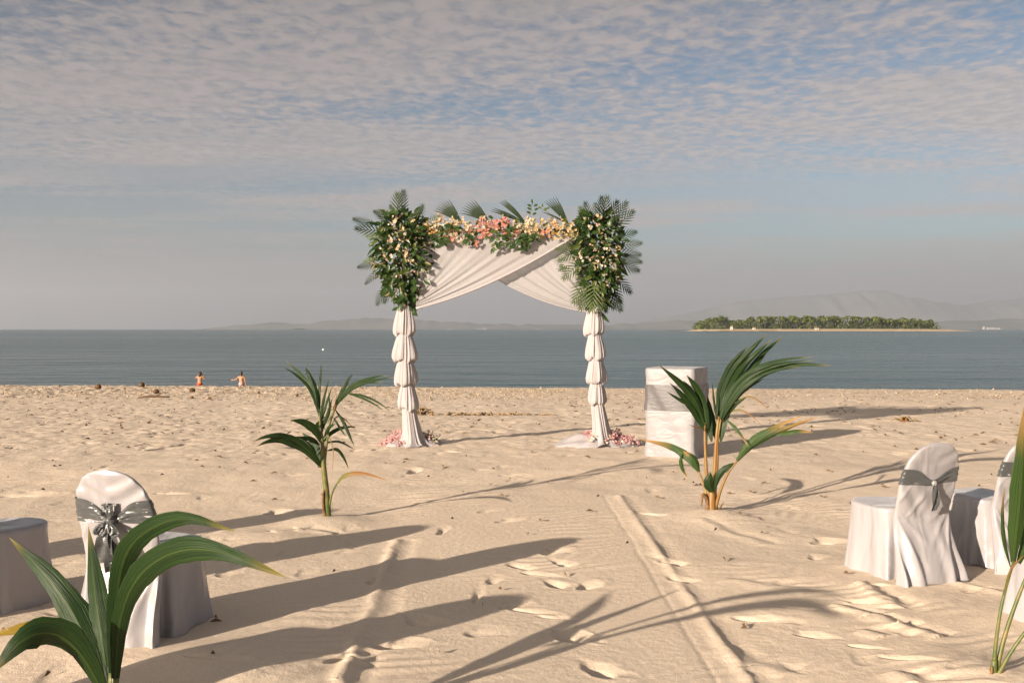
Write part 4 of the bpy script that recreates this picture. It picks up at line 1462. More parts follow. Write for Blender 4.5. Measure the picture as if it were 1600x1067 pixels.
def tier(cx0, y0, cx1, y1, hw0, hw1, seed, last=False):
    r = random.Random(seed)
    ph = [r.uniform(0, 6.28) for _ in range(5)]
    n, m = 96, 22
    rows = []
    tlt = r.uniform(-.3, .3)
    hw0 *= r.uniform(.92, 1.05); hw1 *= r.uniform(.9, 1.08)
    prof_t = [0, .12, .36, .62, .80, .92, .985, .97] if not last else [0, .15, .4, .7, .85, .93, .98, 1.0]
    prof_w = [.62, .70, .85, .97, 1.0, .95, .80, .58] if not last else [.55, .62, .70, .84, 1.0, 1.2, 1.5, 2.0]
    for i in range(m + 1):
        s = i / m
        t = float(np.interp(s, np.linspace(0, 1, 8), prof_t))
        w = float(np.interp(s, np.linspace(0, 1, 8), prof_w))
        hw = (hw0 + (hw1 - hw0) * t)
        c = A(cx0 + (cx1 - cx0) * t, y0 + (y1 - y0) * t)
        row = []
        for k in range(n):
            a = 2 * math.pi * k / n
            f = 1 + (.04 + .03 * t) * math.sin(7 * a + ph[0] + 1.5 * math.sin(2 * a + ph[1])) + .045 * math.sin(17 * a + ph[2] + 2 * t)
            f += .10 * math.sin(2 * a + ph[3]) * t + .05 * math.sin(3 * a + ph[4]) * t + .035 * math.sin(23 * a + ph[1] + 3 * t)
            rr = hw * w * f * AY / F
            sag = (0.20 * tlt * math.cos(a) + .05 * math.sin(4 * a + ph[4]) + .03 * math.sin(7 * a + ph[0])) * t * (y1 - y0) * AY / F
            row.append(c + Vector((rr * math.cos(a), rr * math.sin(a), sag)))
        rows.append(row)
    mb = MB(); mb.grid(rows, close_u=True)
    return mb


LT_ = [(632, 478, 632, 524, 15, 16.5), (632, 519, 633, 565, 15, 18), (633, 560, 635, 602, 16, 18), (636, 597, 638, 640, 15, 17), (638, 634, 647, 696, 16, 16)]
RT_ = [(929, 478, 929, 523, 14, 16), (929, 518, 930, 562, 14, 16), (931, 557, 932, 599, 14, 15.5), (932, 594, 933, 632, 14, 16), (933, 626, 943, 696, 16, 16)]
for si, T in enumerate((LT_, RT_)):
    for k, (a, b, c, d, e, f) in enumerate(T):
        tier(a, b, c, d, e, f, 10 * si + k, k == 4).build('fabric_tier', M['tulle_wrap'], arch, AO)


def curtain(top0, top1, tie, tie_h, sagpx, dy, seed, flip):
    """cloth hung on the crossbar from top0 to top1 and gathered to a tie on one post; u=1 is the free hem"""
    r = random.Random(seed)
    ph = [r.uniform(0, 6.28) for _ in range(4)]
    nu, nv = 72, 40
    rows = []
    for i in range(nv + 1):
        v = i / nv
        row = []
        for j in range(nu + 1):
            u_ = j / nu
            px = top0[0] + (top1[0] - top0[0]) * u_
            py = top0[1] + (top1[1] - top0[1]) * u_
            tx = tie[0]; ty = tie[1] - tie_h * (1 - u_) + tie_h * .5
            x = px + (tx - px) * v
            y = py + (ty - py) * v + sagpx * (0.25 + .75 * u_ ** 1.5) * 4 * v * (1 - v) + (3 * abs(math.sin(u_ * 16 + ph[3])) * (1 - v) ** 6)
            cre = (.013 * math.sin(u_ * 34 + ph[0] + 1.5 * math.sin(u_ * 9 + ph[1])) + .007 * math.sin(u_ * 71 + 3 * v + ph[2])) * (.25 + .75 * v) * (1 - .6 * v ** 4)
            row.append(A(x, y, dy + cre - .10 * v * (1 - v) - .06 * v))
        rows.append(row)
    mb = MB(); mb.grid(rows)
    hem = [rw[-1] for rw in rows]
    return mb, hem


mb, hem = curtain((690, 366), (918, 366), (914, 470), 22, 16, .05, 5, True)
# (rear cloth: free hem runs from the left end of the bar to the right post)
mb, hem = curtain((918, 364), (678, 366), (922, 478), 20, 22, .06, 5, True)
c2 = mb.build('drape', M['tulle'], arch, AO)
hm2 = MB(); hm2.tube(hem, .010, 6); link('hem', mesh('hem', [v - AO for v in hm2.v], hm2.f, M['tulle_wrap']), c2)
mb, hem = curtain((652, 366), (898, 366), (650, 472), 20, 14, -.07, 8, False)
c1 = mb.build('drape', M['tulle'], arch, AO)
hm1 = MB(); hm1.tube(hem, .016, 6); link('hem', mesh('hem', [v - AO for v in hm1.v], hm1.f, M['tulle_wrap']), c1)

# ------------------------------------------------------------------ flowers and foliage pieces
def frame(pos, d, up, sc=1.0):
    """matrix whose local +y is d and whose local +z is near up"""
    d = d.normalized()
    x = d.cross(up)
    if x.length < 1e-3:
        x = d.cross(Vector((0.3, 0.2, 1)))
    x.normalize()
    z = x.cross(d)
    m = Matrix((x, d, z)).transposed().to_4x4()
    for i in range(3):
        for j in range(3):
            m[i][j] *= sc
    m.translation = pos
    return m


def leaf_mesh(name, ln, wd, matname, bend=.25, n=5):
    mb = MB(); uv = []
    rows = []
    for i in range(n + 1):
        t = i / n
        w = wd * (math.sin(math.pi * min(1, t * .93 + .05)) ** .8)
        y = ln * t
        z = -bend * ln * t * t
        rows.append([Vector((-w, y, z + .35 * w)), Vector((0, y, z)), Vector((w, y, z + .35 * w))])
        uv += [(-1, t, 0), (0, t, 0), (1, t, 0)]
    mb.grid(rows)
    me = mesh(name, mb.v, mb.f, M[matname])
    set_leafuv(me, uv)
    return me


def frond_mesh(name, ln, nl, ll, ang0, ang1, wd, matname, one_side=False, droop=.2):
    """a cut palm frond: midrib with narrow leaflets on both sides (or one)"""
    mb = MB(); uv = []

    def strip(p, d, side, l, w):
        rows = []
        for i in range(5):
            t = i / 4
            ww = w * (.5 + .9 * t if t < .4 else max(.05, 1 - (t - .4) / .6 * .95))
            q = p + d * l * t + Vector((0, 0, -droop * l * t * t * .5))
            rows.append([q - side * ww + Vector((0, 0, .5 * ww)), q, q + side * ww + Vector((0, 0, .5 * ww))])
            uv.extend([(-1, t, 0), (.3, t, 0), (1, t, 0)])
        mb.grid(rows)
    strip(Vector((0, 0, 0)), Vector((0, 1, 0)), Vector((1, 0, 0)), ln, .006)
    for k in range(nl):
        t = (k + .6) / nl
        a = ang0 + (ang1 - ang0) * t
        for s in ((-1,) if one_side else (-1, 1)):
            d = Vector((s * math.sin(a), math.cos(a), .12))
            d.normalize()
            strip(Vector((0, ln * t * .96, -droop * ln * t * t * .1)), d, Vector((d.y, -d.x, 0)), ll * math.sin(math.pi * (.25 + .62 * t)), wd)
    me = mesh(name, mb.v, mb.f, M[matname])
    set_leafuv(me, uv)
    return me


def blossom_mesh(name, rad, matname, seed, petals=5, cup=.45):
    r = random.Random(seed)
    mb = MB()
    for k in range(petals):
        a = 2 * math.pi * k / petals + r.uniform(-.15, .15)
        d = Vector((math.cos(a), 0, math.sin(a)))
        s = Vector((-math.sin(a), 0, math.cos(a)))
        l = rad * r.uniform(.85, 1.1)
        b = len(mb.v)
        c = Vector((0, cup * rad, 0))
        mb.v += [Vector((0, 0, 0)), d * l * .5 + s * l * .34 + c * .5, d * l * .55 + c * .35, d * l * .5 - s * l * .34 + c * .5, d * l + c * .6]
        mb.f += [(b, b + 1, b + 2), (b, b + 2, b + 3), (b + 1, b + 4, b + 2), (b + 2, b + 4, b + 3)]
        mb.m += [0] * 4
    b = len(mb.v)
    for k in range(4):
        a = math.pi / 2 * k
        mb.v.append(Vector((.16 * rad * math.cos(a), .12 * rad, .16 * rad * math.sin(a))))
    mb.v.append(Vector((0, .4 * rad, 0)))
    for k in range(4):
        mb.f.append((b + k, b + (k + 1) % 4, b + 4)); mb.m.append(0)
    return mesh(name, mb.v, mb.f, M[matname], smooth=False)


def cluster_mesh(name, rad, matname, seed, n=4):
    """a small bunch of blossoms on one stalk"""
    r = random.Random(seed)
    vs, fs = [], []
    for k in range(n):
        o = Vector((r.gauss(0, .45), r.gauss(.1, .3), r.gauss(0, .45))) * rad
        q = frame(o, Vector((r.gauss(0, .5), 1, r.gauss(0, .5))), Vector((r.gauss(0, 1), 0, 1)), r.uniform(.6, .9))
        b = len(vs)
        me = blossom_mesh('tmp', rad * .62, matname, seed * 10 + k)
        vs += [q @ v.co for v in me.vertices]
        fs += [tuple(b + i for i in p.vertices) for p in me.polygons]
        bpy.data.meshes.remove(me)
    return mesh(name, vs, fs, M[matname], smooth=False)


LV_BIG = [leaf_mesh('leaf', .155, .042, 'broad', .3), leaf_mesh('leaf', .13, .034, 'broad', .15), leaf_mesh('leaf', .17, .030, 'broad', .4)]
LV_PALE = [leaf_mesh('leaf', .12, .028, 'broad_pale', .2), leaf_mesh('leaf', .10, .018, 'broad_pale', .35)]
LV_SM = [leaf_mesh('leaf', .085, .024, 'broad', .2), leaf_mesh('leaf', .07, .02, 'broad_pale', .2)]
BUD = []
for s in range(3):
    mb = MB()
    mb.tube([(0, 0, 0), (.004 * s, .03, .004), (0, .075, -.006), (.003, .10, -.014)], [.004, .013, .012, .003], 6)
    BUD.append(mesh('bud', mb.v, mb.f, M['bud']))
FR = [frond_mesh('palm_frond', .46, 8, .20, 1.1, .25, .014, 'frond'), frond_mesh('palm_frond', .5, 9, .20, 1.0, .3, .014, 'frond', droop=.35),
      frond_mesh('palm_frond', .44, 8, .20, 1.1, .3, .013, 'frond_pale', droop=.4)]
BL = {c: [cluster_mesh('blossom', .052, 'b_' + c, 7 * i + s, 4) for s in range(3)] for i, c in enumerate(('white', 'cream', 'coral', 'orange', 'yellow', 'blush', 'pink'))}


def hang_clump(cx, name, label, seed, env, pale_side):
    """foliage spray tied to the post head; env: list of (py, left px, right px)"""
    r = random.Random(seed)
    org = A(cx, 352)
    t = thing(name, label, 'floral spray', org, 0, 'leaf and flower sprays on the arch posts')

    def surf(py, a, k):
        """point at height py, angle a round the post (pi*1.5 = towards the camera), k of the radius"""
        l = np.interp(py, [e[0] for e in env], [e[1] for e in env]); rt = np.interp(py, [e[0] for e in env], [e[2] for e in env])
        c, h = (l + rt) / 2, (rt - l) / 2
        p = A(c + h * k * math.cos(a), py)
        p.y += h * k * .78 * math.sin(a) * AY / F
        return p, c
    y0, y1 = env[0][0], env[-1][0]

    def outward(p, c, py):
        q = A(c, py)
        d = p - q
        if d.length < 1e-4:
            d = Vector((0, -1, 0))
        d.normalize()
        v = (py - 385) / 90
        return (d + Vector((0, 0, -.9 * v))).normalized()

    def angle():
        return r.uniform(math.pi * .95, math.pi * 2.05) if r.random() < .72 else r.uniform(0, math.pi)

    def hgt():
        while True:
            py = r.uniform(y0 + 4, y1 - 2)
            w = np.interp(py, [e[0] for e in env], [e[2] - e[1] for e in env])
            if r.random() < w / 120:
                return py
    for k in range(285 if pale_side < 0 else 210):
        py = hgt(); a = angle()
        kk = r.uniform(.35, .96) ** .7
        p, c = surf(py, a, kk)
        d = outward(p, c, py)
        d = (d * .8 + Vector((r.gauss(0, .55), r.gauss(-.15, .4), r.gauss(-.1, .55)))).normalized()
        big = r.random()
        me = r.choice(LV_BIG) if big < .5 else r.choice(LV_PALE)
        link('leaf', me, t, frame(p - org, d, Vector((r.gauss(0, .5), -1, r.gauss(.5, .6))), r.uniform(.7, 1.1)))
    # many small leaves between them, beyond picking apart
    vs, fs, uv = [], [], []
    for k in range(620):
        py = hgt(); a = r.uniform(0, 2 * math.pi)
        p, c = surf(py, a, r.uniform(.1, .9))
        d = (outward(p, c, py) + Vector((r.gauss(0, .6), r.gauss(0, .5), r.gauss(0, .6)))).normalized()
        m = frame(p - org, d, Vector((r.gauss(0, .6), -1, r.gauss(.3, .6))), r.uniform(.8, 1.5))
        me = LV_SM[0]
        b = len(vs)
        vs += [m @ v.co for v in me.vertices]
        fs += [tuple(b + i for i in q.vertices) for q in me.polygons]
        uv += [tuple(x.vector) for x in me.attributes['leafuv'].data]
    me = mesh('small_leaves', vs, fs, M['broad']); set_leafuv(me, uv)
    props(link('small_leaves', me, t), kind='stuff')
    for k in range(36):
        py = hgt(); a = r.uniform(math.pi * 1.0, math.pi * 2.0)
        p, c = surf(py, a, r.uniform(.6, .96))
        d = (outward(p, c, py) + Vector((r.gauss(0, .6), -.2, r.gauss(0, .6)))).normalized()
        link('bud', BUD[k % 3], t, frame(p - org, d, Vector((0, -1, .3)), r.uniform(.8, 1.25)))
    for k in range(44):
        py = r.gauss(398, 30); py = min(max(py, y0 + 10), y1 - 20); a = r.gauss(math.pi * 1.5, .5)
        p, c = surf(py, a, r.uniform(.75, .98))
        d = (outward(p, c, py) + Vector((r.gauss(0, .3), -.7, r.gauss(0, .3)))).normalized()
        col = r.choice(('cream', 'white', 'blush', 'cream', 'white', 'blush'))
        link('blossom', r.choice(BL[col]), t, frame(p - org, d, Vector((r.gauss(0, 1), 0, 1)), r.uniform(.6, 1.05)))
    return t, org, r, outward, surf


def fronds(t, org, r, lst):
    for (px, py, dx, dy_, k, sc) in lst:
        p = A(px, py, r.uniform(-.18, .1))
        d = Vector((dx, r.uniform(-.25, .15), dy_))
        link('palm_frond', FR[k], t, frame(p - org, d, Vector((r.gauss(0, .25), -1, .35)), sc))


ENV_L = [(328, 606, 650), (345, 592, 668), (365, 582, 682), (390, 578, 686), (415, 580, 684), (440, 594, 674), (460, 609, 661), (478, 620, 648), (488, 627, 642)]
t, org, r, outw, surf = hang_clump(630, 'flower_spray', 'dark leafy flower spray at the left head of the arch', 3, ENV_L, -1)
fronds(t, org, r, [(600, 362, -1, .12, 0, .85), (612, 350, -.8, .6, 1, .6), (622, 345, .0, 1, 2, .85), (650, 350, .35, 1, 0, .6), (660, 358, .8, .6, 2, .65), (668, 385, 1, -.1, 0, .6), (664, 420, .9, -.4, 0, .6),
                   (650, 440, .6, -.8, 0, .75), (640, 452, .2, -1, 0, .7), (632, 455, -.05, -1, 2, .62), (612, 440, -.35, -1, 1, .62), (592, 400, -.9, -.35, 2, .5), (590, 425, -.6, -.6, 0, .5), (598, 375, -.9, .25, 2, .55),
                   (645, 458, .35, -1, 2, .5), (618, 345, -.3, .9, 0, .5), (585, 352, -1, .3, 1, .6), (588, 412, -1, -.2, 0, .55), (672, 402, 1, -.25, 0, .5), (655, 435, .8, -.6, 1, .6), (603, 448, -.45, -.9, 0, .6), (626, 340, .1, 1, 1, .75), (606, 348, -.6, .8, 2, .5)])
ENV_R = [(330, 910, 956), (345, 896, 967), (365, 890, 973), (390, 893, 975), (415, 898, 976), (440, 906, 967), (460, 913, 958), (478, 920, 946), (490, 925, 939)]
t, org, r, outw, surf = hang_clump(932, 'flower_spray', 'frond fringed flower spray at the right head of the arch', 9, ENV_R, 1)
fronds(t, org, r, [(915, 352, -.3, 1, 2, .6), (930, 350, .0, 1, 0, .6), (940, 350, .2, 1, 2, .85), (948, 352, .45, 1, 0, .8), (958, 358, .8, .7, 0, .8), (962, 372, 1, .3, 0, .65), (964, 395, 1, -.1, 0, .7),
                   (962, 410, 1, -.35, 0, .75), (956, 428, .7, -.7, 0, .8), (945, 440, .35, -1, 0, .85), (930, 440, -.15, -1, 2, .95), (918, 425, -.4, -.9, 2, .9), (908, 408, -.7, -.7, 2, .8), (900, 392, -.9, -.4, 2, .7),
                   (920, 440, -.3, -1, 2, .9), (935, 455, .1, -1, 2, .6), (905, 365, -.8, .5, 2, .5), (968, 384, 1, .1, 0, .65), (966, 402, 1, -.2, 1, .65), (950, 436, .5, -.9, 0, .8), (912, 416, -.55, -.8, 2, .85), (903, 400, -.8, -.55, 2, .75), (925, 446, -.2, -1, 0, .75), (955, 352, .6, .9, 1, .75), (936, 348, .1, 1, 1, .7), (920, 350, -.15, 1, 0, .65), (940, 452, .2, -1, 0, .7), (915, 432, -.4, -.9, 2, .9), (952, 444, .45, -1, 1, .8), (898, 384, -.95, -.2, 2, .6)])

# garland along the bar
org = A(780, 358)
gl = thing('flower_garland', 'long garland of coral, cream and orange blossoms along the arch crossbar', 'garland', org)
r = random.Random(21)
BAND = [(668, 360, 10, ('orange', 'yellow', 'cream')), (685, 352, 15, ('white', 'white', 'cream', 'orange')), (702, 356, 17, ('white', 'cream', 'yellow', 'orange')), (722, 358, 18, ('cream', 'white', 'yellow', 'blush')),
        (740, 358, 15, ('blush', 'cream', 'coral')), (752, 354, 16, ('coral', 'coral', 'blush')), (770, 354, 13, ('coral', 'coral', 'coral', 'blush')), (790, 354, 13, ('coral', 'coral', 'coral')),
        (803, 358, 14, ('coral', 'coral', 'cream')), (816, 356, 12, ('cream', 'cream', 'white', 'yellow')), (834, 354, 13, ('cream', 'cream', 'yellow')), (852, 357, 13, ('orange', 'cream', 'coral')),
        (866, 356, 15, ('yellow', 'white', 'orange')), (880, 360, 13, ('yellow', 'cream')), (894, 362, 11, ('cream', 'yellow'))]
n = 0
for k in range(290):
    x = r.uniform(664, 898)
    i = min(range(len(BAND)), key=lambda q: abs(BAND[q][0] - x + r.gauss(0, 5)))
    b = BAND[i]
    a = r.uniform(0, 2 * math.pi)
    rad = math.sqrt(r.random())
    py = b[1] + 1.0 + b[2] * 1.12 * rad * math.sin(a)
    p = A(x, py, -.05 - .13 * math.sqrt(max(0, 1 - (rad * math.sin(a)) ** 2)) * r.uniform(.6, 1.1))
    if r.random() < .15:
        p.y += .28
    d = Vector((r.gauss(0, .5), -1, r.gauss(.25, .5)))
    link('blossom', r.choice(BL[r.choice(b[3])]), gl, frame(p - org, d, Vector((r.gauss(0, 1), 0, 1)), r.uniform(.65, 1.05)))
for (x0, y0, x1, y1, col, q) in ((805, 362, 822, 386, 'coral', 14), (722, 365, 726, 380, 'white', 8), (738, 372, 744, 384, 'coral', 5), (690, 370, 705, 376, 'coral', 8), (786, 365, 792, 374, 'coral', 6), (756, 360, 756, 366, 'coral', 4)):
    for k in range(q):
        tt = r.random()
        p = A(x0 + (x1 - x0) * tt + r.gauss(0, 2), y0 + (y1 - y0) * tt + r.gauss(0, 1.5), -.17 + r.gauss(0, .02))
        link('blossom', r.choice(BL[col]), gl, frame(p - org, Vector((r.gauss(0, .4), -1, r.gauss(0, .4))), Vector((r.gauss(0, 1), 0, 1)), r.uniform(.65, .95)))
for k in range(85):
    x = r.uniform(668, 896)
    py = 358 + r.gauss(2, 9)
    p = A(x, py, r.uniform(-.16, .06))
    d = Vector((r.gauss(0, .9), -.4, r.gauss(-.1, .8)))
    link('leaf', r.choice(LV_SM + LV_PALE[:1]), gl, frame(p - org, d, Vector((0, -1, .4)), r.uniform(.8, 1.3)))
# hanging leafy sprigs
for (x0, y0, x1, y1, q) in ((690, 362, 696, 382, 9), (775, 366, 772, 392, 8), (782, 366, 784, 384, 6), (795, 364, 796, 382, 8), (815, 364, 810, 384, 8), (828, 364, 826, 384, 10), (812, 370, 818, 390, 8), (732, 364, 734, 376, 8), (705, 352, 712, 356, 9), (796, 354, 798, 362, 5), (678, 366, 684, 378, 7), (838, 364, 836, 374, 6)):
    for k in range(q):
        tt = (k + .5) / q
        p = A(x0 + (x1 - x0) * tt + r.gauss(0, 1.5), y0 + (y1 - y0) * tt, -.2 + r.gauss(0, .02))
        d = Vector((r.choice((-1, 1)) * r.uniform(.4, 1), -.3, r.uniform(-1, .1)))
        link('leaf', LV_SM[0] if r.random() < .7 else LV_SM[1], gl, frame(p - org, d, Vector((0, -1, .5)), r.uniform(.85, 1.3)))
# cut fans of palm leaf standing up behind the flowers


def fan(bx, by, tips, wpx):
    mb = MB(); uv = []
    for (tx, ty) in tips:
        b0, e = A(bx + (tx - bx) * .05, by, .02), A(tx, ty, .06)
        d = e - b0
        side = Vector((d.z, 0, -d.x)).normalized()
        rows = []
        for i in range(6):
            s = i / 5
            w = 1.15 * wpx * AY / F * (.55 + .45 * min(1, s * 3)) * (1 if s < .6 else 1 - (s - .6) / .4 * .85)
            p = b0 + d * s + Vector((0, -.02 * math.sin(s * 3.1), .015 * math.sin(s * 3.1)))
            rows.append([p - side * w + Vector((0, .006, 0)), p, p + side * w + Vector((0, .006, 0))])
            uv.extend([(-1, s, 0), (.3, s, 0), (1, s, 0)])
        mb.grid(rows)
    me = mesh('palm_fan', [v - org for v in mb.v], mb.f, M['frond']); set_leafuv(me, uv)
    link('palm_fan', me, gl)


def tipsf(a, b, c, n):
    return [tuple(Vector((*a, 0)).lerp(Vector((*b, 0)), i / (n - 1)).lerp(Vector((*c, 0)), 0)[:2]) if False else
            tuple(((1 - s) ** 2 * a[q] + 2 * s * (1 - s) * c[q] + s * s * b[q]) for q in (0, 1)) for s in [i / (n - 1) for i in range(n)]]


fan(722, 348, tipsf((678, 329), (701, 312), (684, 315), 8), 1.25)
fan(766, 348, tipsf((719, 333), (740, 312), (724, 317), 8), 1.25)
fan(824, 350, tipsf((766, 330), (771, 325), (768, 327), 3) + tipsf((780, 316), (788, 312), (784, 313), 4), 1.4)
fan(889, 350, tipsf((850, 315), (868, 307), (858, 310), 6) + [(846, 331)], 1.2)
mb = MB()
mb.tube([A(824, 350, .03), A(829, 335, .04), A(832, 317, .05)], .004, 5)
mb.tube([A(872, 350, .03), A(858, 333, .04), A(846, 326, .05)], .004, 5)
mb.build('sprig_stalk', M['stem_green'], gl, org)
for (px, py, dx) in ((832, 318, 0), (830, 323, -1), (834, 323, 1), (830, 328, -1), (835, 329, 1), (829, 334, -1), (832, 336, 1), (846, 326, -1), (848, 324, 0), (850, 328, 1), (854, 330, -1), (854, 327, 1)):
    p = A(px, py, .05)
    link('leaf', LV_SM[0] if px < 840 else LV_SM[1], gl, frame(p - org, Vector((dx, -.15, .6 if dx else 1)), Vector((0, -1, .3)), .75))

# tulle and blossoms heaped at the post feet
def foot(px, py, l, rgt, label, seed):
    r = random.Random(seed)
    g = G(px, py)
    z0 = sandz(g.x, g.y)
    t = thing('tulle_heap', label, 'tulle heap', (g.x, g.y, z0 - .01), 0, 'tulle and petals round the post feet')
    s = g.y / F
    rows = []
    n, m = 64, 12
    ph = [r.uniform(0, 6.28) for _ in range(5)]
    for i in range(m + 1):
        q = i / m
        row = []
        for k in range(n):
            a = 2 * math.pi * k / n
            R_ = ((rgt - px) if math.cos(a) > 0 else (px - l)) * s
            rr = R_ * q * (1 + .10 * math.sin(3 * a + ph[0]) + .06 * math.sin(8 * a + ph[1]))
            h = .15 * (1 - q) ** 1.1 + .055 * math.sin(q * math.pi) ** .7 + .028 * math.sin(q * 9 + 4 * a + ph[2]) * math.sin(math.pi * q) + .02 * math.sin(11 * a + ph[3] + 4 * q) * math.sin(math.pi * q)
            row.append(Vector((rr * math.cos(a), rr * .72 * math.sin(a), max(h, .0) + (0.0 if i < m else -.02))))
        rows.append(row)
    mb = MB(); mb.grid(rows, close_u=True)
    mb.build('tulle_pile', M['tulle_wrap'], t)

    def hz_(x, y):
        best = min((v for rw in rows for v in rw), key=lambda v: (v.x - x) ** 2 + (v.y - y) ** 2)
        return best.z
    return t, s, r, hz_


t, s, r, hz_ = foot(645, 694, 594, 692, 'heap of white tulle and pink petals round the foot of the left arch post', 4)
spots = [(r.uniform(-50, -8), r.uniform(-.3, -.05)) for _ in range(34)] + [(r.uniform(-10, 26), r.uniform(-.14, .02)) for _ in range(16)] + [(r.uniform(-45, -5), r.uniform(-.1, .18)) for _ in range(12)] + [(r.uniform(24, 40), r.uniform(-.1, .1)) for _ in range(10)] + [(r.uniform(-44, 4), r.uniform(-.33, -.16)) for _ in range(34)] + [(r.uniform(-4, 40), r.uniform(-.3, -.1)) for _ in range(12)]
for dx, dy in spots:
    x = dx * s
    y = dy * math.sqrt(max(.1, 1 - (dx / 52) ** 2))
    col = 'pink' if dx < 22 or r.random() < .4 else 'white'
    link('blossom', r.choice(BL[col]), t, frame(Vector((x, y, hz_(x, y) + .015)), Vector((r.gauss(0, .5), -.8, 1)), Vector((r.gauss(0, 1), 0, 1)), r.uniform(.75, 1.2)))
for k in range(14):
    dx = r.uniform(5, 42); y = r.uniform(-.2, 0); x = dx * s
    link('leaf', r.choice(LV_SM), t, frame(Vector((x, y, hz_(x, y) + .01)), Vector((r.gauss(0, 1), r.gauss(0, 1), .4)), Vector((0, -.3, 1)), .7))
t, s, r, hz_ = foot(942, 694, 866, 1006, 'heap of white tulle and pink petals round the foot of the right arch post', 6)
spots = [(r.uniform(-30, -5), r.uniform(-.2, .0)) for _ in range(26)] + [(r.uniform(0, 58), r.uniform(-.2, .06)) for _ in range(44)] + [(r.uniform(-8, 20), r.uniform(-.16, -.04)) for _ in range(10)] + [(r.uniform(-24, 58), r.uniform(-.34, -.14)) for _ in range(48)]
for dx, dy in spots:
    x = dx * s
    y = dy * math.sqrt(max(.1, 1 - (dx / 66) ** 2))
    col = 'pink' if r.random() < .85 else 'white'
    link('blossom', r.choice(BL[col]), t, frame(Vector((x, y, hz_(x, y) + .015)), Vector((r.gauss(0, .5), -.8, 1)), Vector((r.gauss(0, 1), 0, 1)), r.uniform(.75, 1.2)))

# ------------------------------------------------------------------ white covered stand
fl, fr_ = G(1007, 712.6), G(1085, 717)
e1 = (fr_ - fl); e1.z = 0
wd = e1.length
rz = math.atan2(e1.y, e1.x)
ex, ey = e1.normalized(), Vector((-e1.normalized().y, e1.normalized().x, 0))
dp = .66
cen = fl + e1 * .5 + ey * dp * .5
st = thing('covered_stand', 'tall white cloth covered stand with a grey band, right of the arch', 'stand', (cen.x, cen.y, sandz(cen.x, cen.y) - .015), rz)


def boxloft(zs, grow, n_side=14, seed=0, amp=.006, flare=.02, top=False, rad=.03):
    r = random.Random(seed)
    ph = [r.uniform(0, 6.28) for _ in range(4)]
    pts = []
    for side in range(4):
        for k in range(n_side):
            f = k / n_side * 2 - 1
            pts.append({0: (f, -1), 1: (1, f), 2: (-f, 1), 3: (-1, -f)}[side])
    rows = []
    for z, sc in zs:
        row = []
        for (u_, v_) in pts:
            x = u_ * wd / 2 * sc; y = v_ * dp / 2 * sc
            f = amp * (math.sin((u_ * 1.2 + v_ + z * 2.2) * 5 + ph[0]) + .6 * math.sin((u_ * 2 - v_ + z * 3.5) * 7 + ph[1]))
            e = grow + f * min(1, (1.15 - z) * 6) + flare * max(0, .35 - z) * (1 + .6 * math.sin(u_ * 7 + v_ * 9 + ph[2]))
            ln = max(abs(u_), abs(v_))
            cr = 1 - .035 * (abs(u_ * v_)) ** 6
            row.append(Vector(((x + e * u_ / ln * (1 if abs(u_) >= abs(v_) - 1e-6 else 0)) * cr, (y + e * v_ / ln * (1 if abs(v_) >= abs(u_) - 1e-6 else 0)) * cr, z + (.008 * math.sin(u_ * 4 + ph[3]) if z < .02 else 0))))
        rows.append(row)
    mb = MB(); mb.grid(rows, close_u=True)
    return mb


zs = [(0, 1.0)] + [(z / 20, 1.0) for z in range(1, 22)] + [(1.085, 1.0), (1.108, .998), (1.122, .985), (1.130, .95), (1.133, .8), (1.135, .5), (1.136, .05)]
boxloft(zs, 0.0, seed=2).build('cloth', M['cover'], st)
boxloft([(.60 + i * .01, 1.0) for i in range(33)], .009, seed=2, amp=.006, flare=0).build('band', M['band'], st)

# ------------------------------------------------------------------ people by the water
def body(name, label, px, Y, joints, rad, edges, extra, face_away=True):
    x = (px - 800) / F * Y
    t = thing(name, label, 'person', (x, Y, -3.0))
    me = bpy.data.meshes.new('body')
    me.from_pydata([Vector(j) for j in joints], edges, [])
    me.materials.append(M['skin'])
    o = link('body', me, t)
    md = o.modifiers.new('skin', 'SKIN')
    sl = me.skin_vertices[0].data
    for i, q in enumerate(rad):
        sl[i].radius = (q, q * .78) if i < 4 else (q, q)
    sl[0].use_root = True
    sb = o.modifiers.new('sub', 'SUBSURF'); sb.levels = 2; sb.render_levels = 2
    me.polygons.foreach_set('use_smooth', [True] * len(me.polygons))
    md.use_smooth_shade = True
    for (nm, m, prims) in extra:
        mb = MB()
        for kind, a in prims:
            if kind == 'tube':
                mb.tube(*a)
            else:
                c, sz = a
                rows = []
                for i in range(9):
                    el = math.pi * i / 8
                    rows.append([Vector((c[0] + sz[0] * math.sin(el) * math.cos(q), c[1] + sz[1] * math.sin(el) * math.sin(q), c[2] + sz[2] * math.cos(el))) for q in [2 * math.pi * k / 12 for k in range(12)]])
                mb.grid(rows, close_u=True)
        mb.build(nm, m, t)
    return t


